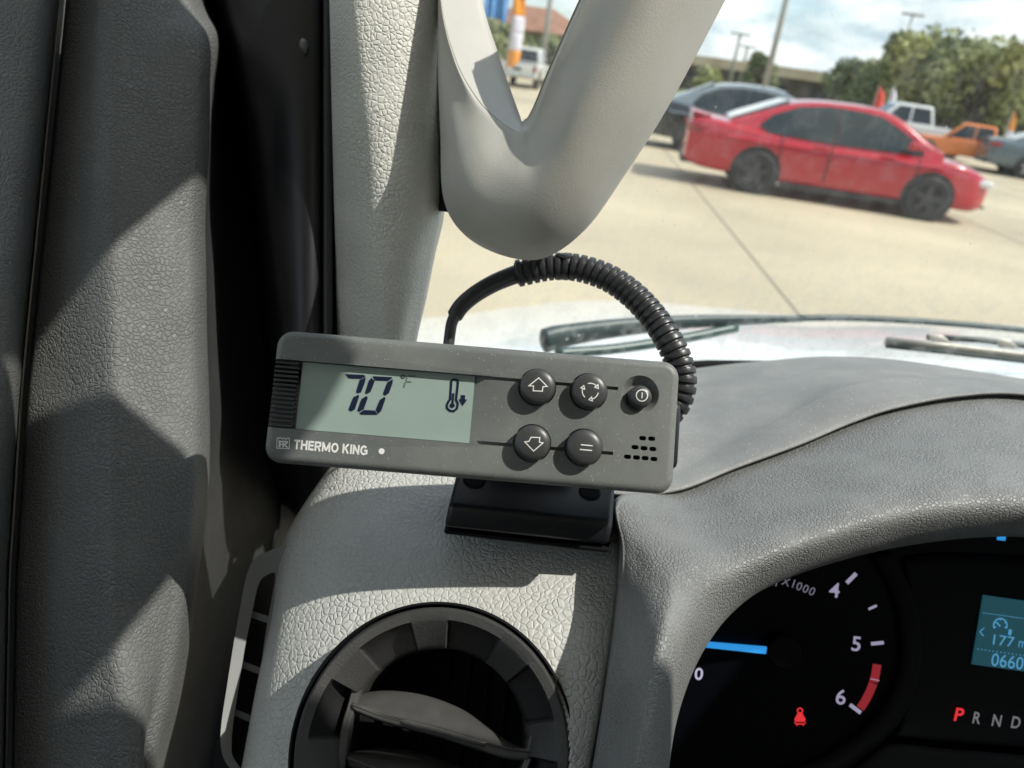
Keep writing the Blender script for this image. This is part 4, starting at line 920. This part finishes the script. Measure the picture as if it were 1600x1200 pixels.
def pickup(label, paint, loc, ang, scale=1.0, group='pickups in the far row', bedcover=False, simple=False, group_name=None):
    root = empty('pickup_truck', (0, 0, 0), label, 'pickup', group)
    W_ = .98
    extr('body', [(-2.9, .55), (-2.92, 1.12), (-.95, 1.14), (1.1, 1.14), (1.3, 1.13), (2.65, 1.08), (2.82, .95), (2.85, .5), (2.4, .42), (-2.5, .45)], -W_, W_, paint, root, .05)
    bb = bmesh.new()
    B = [(-.95, 1.10), (1.35, 1.10)]; T_ = [(-.75, 1.86), (.55, 1.88)]
    vs = [bb.verts.new(p) for p in ((B[0][0], -.93, B[0][1]), (B[1][0], -.93, B[1][1]), (B[1][0], .93, B[1][1]), (B[0][0], .93, B[0][1]), (T_[0][0], -.74, T_[0][1]), (T_[1][0], -.74, T_[1][1]), (T_[1][0], .74, T_[1][1]), (T_[0][0], .74, T_[0][1]))]
    for f in ((0, 1, 2, 3), (4, 5, 6, 7), (0, 1, 5, 4), (1, 2, 6, 5), (2, 3, 7, 6), (3, 0, 4, 7)): bb.faces.new([vs[i] for i in f])
    bmesh.ops.recalc_face_normals(bb, faces=bb.faces); bmesh.ops.bevel(bb, geom=bb.edges[:], offset=.07, segments=3, profile=.5, affect='EDGES')
    child(bmobj('cab', bb, paint), root)
    def slab(nm, P, mat, th=.02):
        V = [Vector(p) for p in P]; n_ = (V[1]-V[0]).cross(V[2]-V[0]).normalized()
        c_ = sum(V, Vector())/len(V); n_ = n_ if n_.dot(c_-Vector((.1, 0, 1.3))) > 0 else -n_
        vs = [v+n_*.012 for v in V]+[v-n_*th for v in V]; n = len(V)
        child(mesh(nm, vs, fixn(vs, [tuple(range(n)), tuple(range(n, 2*n))]+[(i, (i+1) % n, n+(i+1) % n, n+i) for i in range(n)]), mat, None, smooth=False), root)
    yz = lambda z: .93-.19*(z-1.10)/.77
    for s_ in (-1, 1):
        for xs in ([(-.80, 1.20), (-.66, 1.76), (-.02, 1.77), (-.02, 1.20)], [(.06, 1.20), (.06, 1.77), (.52, 1.76), (1.05, 1.20)]):
            slab('window', [(x, s_*yz(z), z) for x, z in xs], M_win)
        for wx in (-1.75, 1.85):
            bb = cyl_bm(0, 0, .47, -.02, .04, 32); bmesh.ops.rotate(bb, matrix=Matrix.Rotation(R(90), 3, 'X'), verts=bb.verts); bmesh.ops.translate(bb, vec=(wx, s_*.965, .48), verts=bb.verts)
            child(bmobj('wheel_arch', bb, M_trim), root); wheel(root, wx, s_*.87, .40, .27, M_rimS)
        bb = box_bm(-2.95, -2.80, s_*.88-.08, s_*.88+.08, .78, 1.08, .02, 2); child(bmobj('tail_light', bb, M_tail), root)
        bb = box_bm(2.66, 2.86, s_*.78-.15, s_*.78+.15, .82, 1.00, .02, 2); child(bmobj('headlight', bb, M_lamp), root)
        bb = box_bm(.98, 1.10, s_*1.06-.1, s_*1.06+.1, 1.15, 1.33, .03, 2); child(bmobj('mirror', bb, M_trim), root)
    slab('rear_window', [(-.93+.02, -.72, 1.22), (-.93+.02, .72, 1.22), (-.80, .62, 1.74), (-.80, -.62, 1.74)], M_win)
    slab('windscreen', [(1.22, -.80, 1.20), (1.22, .80, 1.20), (.66, .66, 1.78), (.66, -.66, 1.78)], M_win)
    bb = box_bm(-3.05, -2.86, -.92, .92, .50, .66, .04, 2); child(bmobj('rear_bumper', bb, M_plate), root)
    bb = box_bm(2.80, 2.95, -.95, .95, .48, .68, .04, 2); child(bmobj('front_bumper', bb, M_plate), root)
    bb = box_bm(-2.86, -1.02, -.86, .86, 1.10, 1.155); child(bmobj('bed_cover', bb, M_trim), root)
    bb = box_bm(-2.945, -2.90, -.20, .20, .80, .92); child(bmobj('tailgate_plate', bb, M_trim), root)
    root.location = loc; root.rotation_euler = (0, 0, ang); root.scale = (scale,)*3
    return root
P_wht = plain('white_truck_paint', (.62, .64, .62), .3, coat=.5); P_org = plain('orange_paint', (.75, .20, .03), .3, coat=.5); P_slv = plain('silver_paint', (.58, .58, .54), .35, coat=.4)
P_dkb = plain('slate_paint', (.08, .11, .13), .2, coat=.8)
def tat(u, dist):
    q = ray(u, 150); k = dist/math.hypot(q.x, q.y); p = CAM+q*k; return Vector((p.x, p.y, 0))
pickup('white crew-cab pickup in the far row left of the orange truck', P_wht, tat(1425, 32), R(172), .88)
pickup('orange pickup between the white pickup and a dark car', P_org, tat(1545, 30), R(156), .70)
pickup('silver pickup seen from behind through the grab handle opening', P_slv, tat(816, 40), R(84), .95)
sedan('dark slate car at the right edge beside the orange pickup', P_dkb, tat(1650, 28), R(-14), M_rimS, spoiler=False, group='cars parked on the lot')

# ------------------------------------------------------------------ building, poles, flags, trees
def house(label, P0, P1, depth, h, wallm, roofm, roofh, over=.4, name='low_building', nwin=0, pitched=False):
    root = empty(name, P0, label, 'building')
    d_ = (P1-P0); Ln = d_.length; d_ = d_.normalized(); n_ = Vector((-d_.y, d_.x, 0))
    if n_.y < 0: n_ = -n_
    def bx(nm, a0, a1, b0, b1, z0, z1, mat, par=root):
        V = [P0+d_*a+n_*b+Vector((0, 0, z)) for z in (z0, z1) for a, b in ((a0, b0), (a1, b0), (a1, b1), (a0, b1))]
        F = [(0, 1, 2, 3), (4, 5, 6, 7), (0, 1, 5, 4), (1, 2, 6, 5), (2, 3, 7, 6), (3, 0, 4, 7)]
        return mesh(nm, V, fixn(V, F), mat, par, smooth=False)
    bx('wall', 0, Ln, 0, depth, 0, h, wallm)
    if pitched:
        V = [P0+d_*a+n_*b+Vector((0, 0, z)) for a, b, z in ((-over, -over, h), (Ln+over, -over, h), (Ln+over, depth+over, h), (-over, depth+over, h), (depth*.35, depth/2, h+roofh), (Ln-depth*.35, depth/2, h+roofh))]
        mesh('roof', V, fixn(V, [(0, 1, 2, 3), (0, 1, 5, 4), (1, 2, 5), (2, 3, 4, 5), (3, 0, 4)]), roofm, root, smooth=False)
    else:
        bx('roof', -over, Ln+over, -over, depth+over, h, h+roofh, roofm)
    for k in range(nwin):
        a = Ln*(k+.5)/nwin; wv = bx('window', a-1.1, a+1.1, -.06, .1, .9, h-.7, M_trim); 
        m_ = mesh('pane', [P0+d_*(a+q)+n_*(-.065)+Vector((0, 0, z)) for q, z in ((-1, 1.0), (1, 1.0), (1, h-.8), (-1, h-.8))], [(0, 1, 2, 3)], M_win, None, smooth=False)
        m_.parent = wv; m_.matrix_parent_inverse = wv.matrix_world.inverted() if False else Matrix.Translation(Vector((0, 0, 0)))
        m_.matrix_parent_inverse = Matrix.Translation(-P0)
    return root
M_brk = plain('dark_brick', (.095, .07, .055), .9, var=.25, vscale=.8); M_rf = plain('tan_roof', (.60, .46, .32), .9, var=.15, vscale=.5); M_rf2 = plain('brown_roof', (.26, .13, .085), .9, var=.25, vscale=1.0)
def dist_pt(u, v, dist):
    q = ray(u, v); k = dist/math.hypot(q.x, q.y); return CAM+q*k
def gnd(p): return Vector((p.x, p.y, 0))
a_ = gnd(dist_pt(985, 80, 92)); b2_ = gnd(dist_pt(1640, 170, 92))
house('long low dark building with a tan roof band behind the car lot', a_, b2_, 12, 2.55, M_brk, M_rf, 1.0, nwin=9)
a_ = gnd(dist_pt(742, 40, 70)); b2_ = gnd(dist_pt(925, 70, 70))
house('building with a brown pitched roof seen through the grab handle', a_, b2_, 10, 3.2, plain('tan_wall', (.20, .17, .12), .9, var=.2, vscale=.6), M_rf2, 2.1, pitched=True, nwin=3)
M_blu = plain('blue_panel', (.06, .20, .42), .5, var=.2, vscale=2)
sg = empty('blue_canopy', gnd(dist_pt(768, 30, 62)), 'blue canopy frame at the top between pillar and feather flag', 'canopy')
for u in (757, 768, 786):
    p = gnd(dist_pt(u, 30, 62)); tube('post', [p, p+Vector((0, 0, 5.2))], .16, M_blu, sg, 10)
p = gnd(dist_pt(757, 30, 62)); q = gnd(dist_pt(789, 34, 62))
V = [x+Vector((0, y, z)) for z in (3.5, 5.4) for x, y in ((p, 0), (q, 0), (q, 2), (p, 2))]
mesh('fascia', V, fixn(V, [(0, 1, 2, 3), (4, 5, 6, 7), (0, 1, 5, 4), (1, 2, 6, 5), (2, 3, 7, 6), (3, 0, 4, 7)]), M_blu, sg, smooth=False)
M_pole = plain('pole_steel', (.28, .27, .24), .5)
def pole(u, v, dist, h, r_, label, head=True):
    p = gnd(dist_pt(u, v, dist)); e_ = empty('light_pole', p, label, 'light pole', 'light poles around the lot')
    tube('shaft', [p, p+Vector((0, 0, h))], [r_*1.2, r_*.8], M_pole, e_, 12)
    tube('base', [p, p+Vector((0, 0, .7))], r_*2.2, plain('pole_base', (.45, .42, .36), .8) if 'pole_base' not in MATS else MATS['pole_base'], e_, 14)
    if head:
        t_ = p+Vector((0, 0, h)); bb = box_bm(-.9, .9, -.18, .18, -.08, .08, .03, 2); bmobj('lamp_head', bb, M_pole, e_, mw=Matrix.Translation(t_))
pole(1205, 95, 48, 9.5, .16, 'tallest thick light pole left of the tree')
pole(1150, 85, 80, 5.6, .17, 'thin light pole left of the tallest pole, leftmost of the pair')
pole(1165, 88, 90, 5.0, .20, 'shorter light pole between the thin pole and the tallest pole')
pole(1393, 130, 75, 8.3, .10, 'faint light pole rising behind the tree top')
pole(852, 60, 45, 7, .15, 'pale light pole seen through the grab handle opening')
def flag(u, v, dist, h, wd, cols, label):
    p = gnd(dist_pt(u, v, dist)); e_ = empty('feather_flag', p, label, 'flag', 'feather flags around the lot')
    tube('flagpole', [p, p+Vector((0, 0, h*1.0))], .025, M_pole, e_, 8)
    zz = [(.25, .35), (.32, .9), (.5, 1), (.75, 1), (.9, .75), (1.0, .15)]
    z0_ = h*.22
    for k, c_ in enumerate(cols):
        za = lerp(z0_, h, k/len(cols)); zb = lerp(z0_, h, (k+1)/len(cols)); V = []; F = []; n = 6
        for i in range(n+1):
            z = lerp(za, zb, i/n); f_ = z/h; w_ = wd*float(np.interp(f_, [.22, .28, .6, .85, 1], [.5, .9, 1, .8, .12]))
            for j in range(5):
                x = w_*j/4; V.append(p+Vector((x+.03, .08*math.sin(j*1.4+z*1.1), z)))
        for i in range(n):
            for j in range(4): F.append((i*5+j, i*5+j+1, (i+1)*5+j+1, (i+1)*5+j))
        mesh('cloth', V, F, c_, e_, solid=.006)
F_r = plain('flag_red', (.62, .06, .04), .7); F_o = plain('flag_orange', (.80, .30, .03), .7); F_w = plain('flag_white', (.65, .62, .68), .7); F_y = plain('flag_yellow', (.75, .42, .05), .7)
flag(789, 118, 34, 4.15, .55, [F_o, F_w, F_w, F_o, F_r], 'red orange and white feather flag beside the silver pickup')
flag(1366, 160, 40, 2.2, .45, [F_w, F_r, F_r], 'red and white feather flag left of the white pickup')
flag(1384, 170, 43, 2.3, .4, [F_w, F_w], 'white feather flag next to the red flag by the white pickup')
flag(1574, 200, 39, 1.9, .3, [F_w, F_o], 'orange and white feather flag behind the dark slate car')
LEAF = [plain('leaf_dark', (.15, .18, .085), .7, var=.3, vscale=.8), plain('leaf_olive', (.27, .29, .12), .7, var=.3, vscale=.8), plain('leaf_light', (.38, .38, .15), .7, var=.25, vscale=.8)]
M_bark = plain('bark', (.09, .07, .055), .9, var=.2, vscale=4)
def tree(p, h, cw, label, n=5000, seed=1, group='trees beyond the lot', leaf=.22, low=.28, tone=(0, 1, 2)):
    rnd = random.Random(seed); e_ = empty('tree', p, label, 'tree', group)
    lst = [tube_vf([p, p+Vector((.1, 0, h*.25)), p+Vector((.05, .1, h*.55)), p+Vector((0, 0, h*.8))], [h*.028, h*.022, h*.015, h*.006], 10)]
    cl = []
    for k in range(26):
        a = rnd.uniform(0, 2*math.pi); zz = rnd.uniform(low, .88); env = math.sin(math.pi*min(1, max(0, (zz-low+.18)/(1.12-low))))**.7
        rr = cw*.5*env*math.sqrt(rnd.uniform(.15, 1)); c_ = p+Vector((rr*math.cos(a), rr*math.sin(a), h*zz)); cl.append((c_, rnd.uniform(.11, .19)*cw, rnd.choice(tone)))
        lst.append(tube_vf([p+Vector((0, 0, h*rnd.uniform(.18, .5))), p.lerp(c_, .5)+Vector((0, 0, h*.12)), c_], [h*.012, h*.008, h*.003], 6))
    V, F = merge(lst); mesh('trunk', V, F, M_bark, e_)
    for tn in sorted(set(tone)):
        V = []; F = []
        for i in range(n//len(set(tone))):
            c_, r_, tt = rnd.choice([q for q in cl if q[2] == tn] or cl)
            d_ = Vector((rnd.gauss(0, 1), rnd.gauss(0, 1), rnd.gauss(0, .8))).normalized()*r_*rnd.uniform(.35, 1.08)
            q = c_+d_; s_ = leaf*rnd.uniform(.6, 1.3); x_ = Vector((rnd.gauss(0, 1), rnd.gauss(0, 1), rnd.gauss(0, 1))).normalized(); y_ = x_.cross(Vector((rnd.gauss(0, 1), rnd.gauss(0, 1), rnd.gauss(0, 1)))).normalized()
            o = len(V); V += [q-x_*s_, q+y_*s_*.5, q+x_*s_, q-y_*s_*.5]; F.append((o, o+1, o+2, o+3))
        mesh('crown', V, F, LEAF[tn], e_, smooth=False)
tree(tat(1352, 70), 4.9, 7.0, 'darker lower tree at the left end of the tree group', 6500, 3, tone=(0, 1), leaf=.26)
tree(tat(1432, 66), 6.7, 8.4, 'olive green tree in the middle of the tree group', 9000, 5, tone=(0, 1, 2), leaf=.28)
tree(tat(1530, 62), 5.9, 8.0, 'broad sunlit yellow-green tree at the right of the group', 9000, 9, tone=(1, 2, 1), leaf=.28)
tree(tat(1482, 75), 7.2, 8.4, 'olive tree standing behind the other trees of the group', 8000, 15, tone=(0, 1), leaf=.3)
tree(tat(1625, 64), 3.5, 5.5, 'green tree cut by the right edge of the frame', 6000, 11, tone=(0, 1), leaf=.26)
tree(tat(1178, 76), 4.3, 3.4, 'small dark shrub-like tree before the tan roofed building', 3500, 21, low=.2, tone=(0, 1))
tree(tat(1098, 74), 2.4, 2.6, 'small bright bush beside the grab handle edge', 2000, 23, low=.15, tone=(1, 2))
tree(tat(772, 58), 3.0, 6.0, 'dark hedge-like bush behind the silver pickup', 4000, 25, low=.12, tone=(0, 1))
tree(tat(848, 58), 2.6, 4.6, 'low dark bush right of the feather flag', 3000, 27, low=.12, tone=(0, 1))
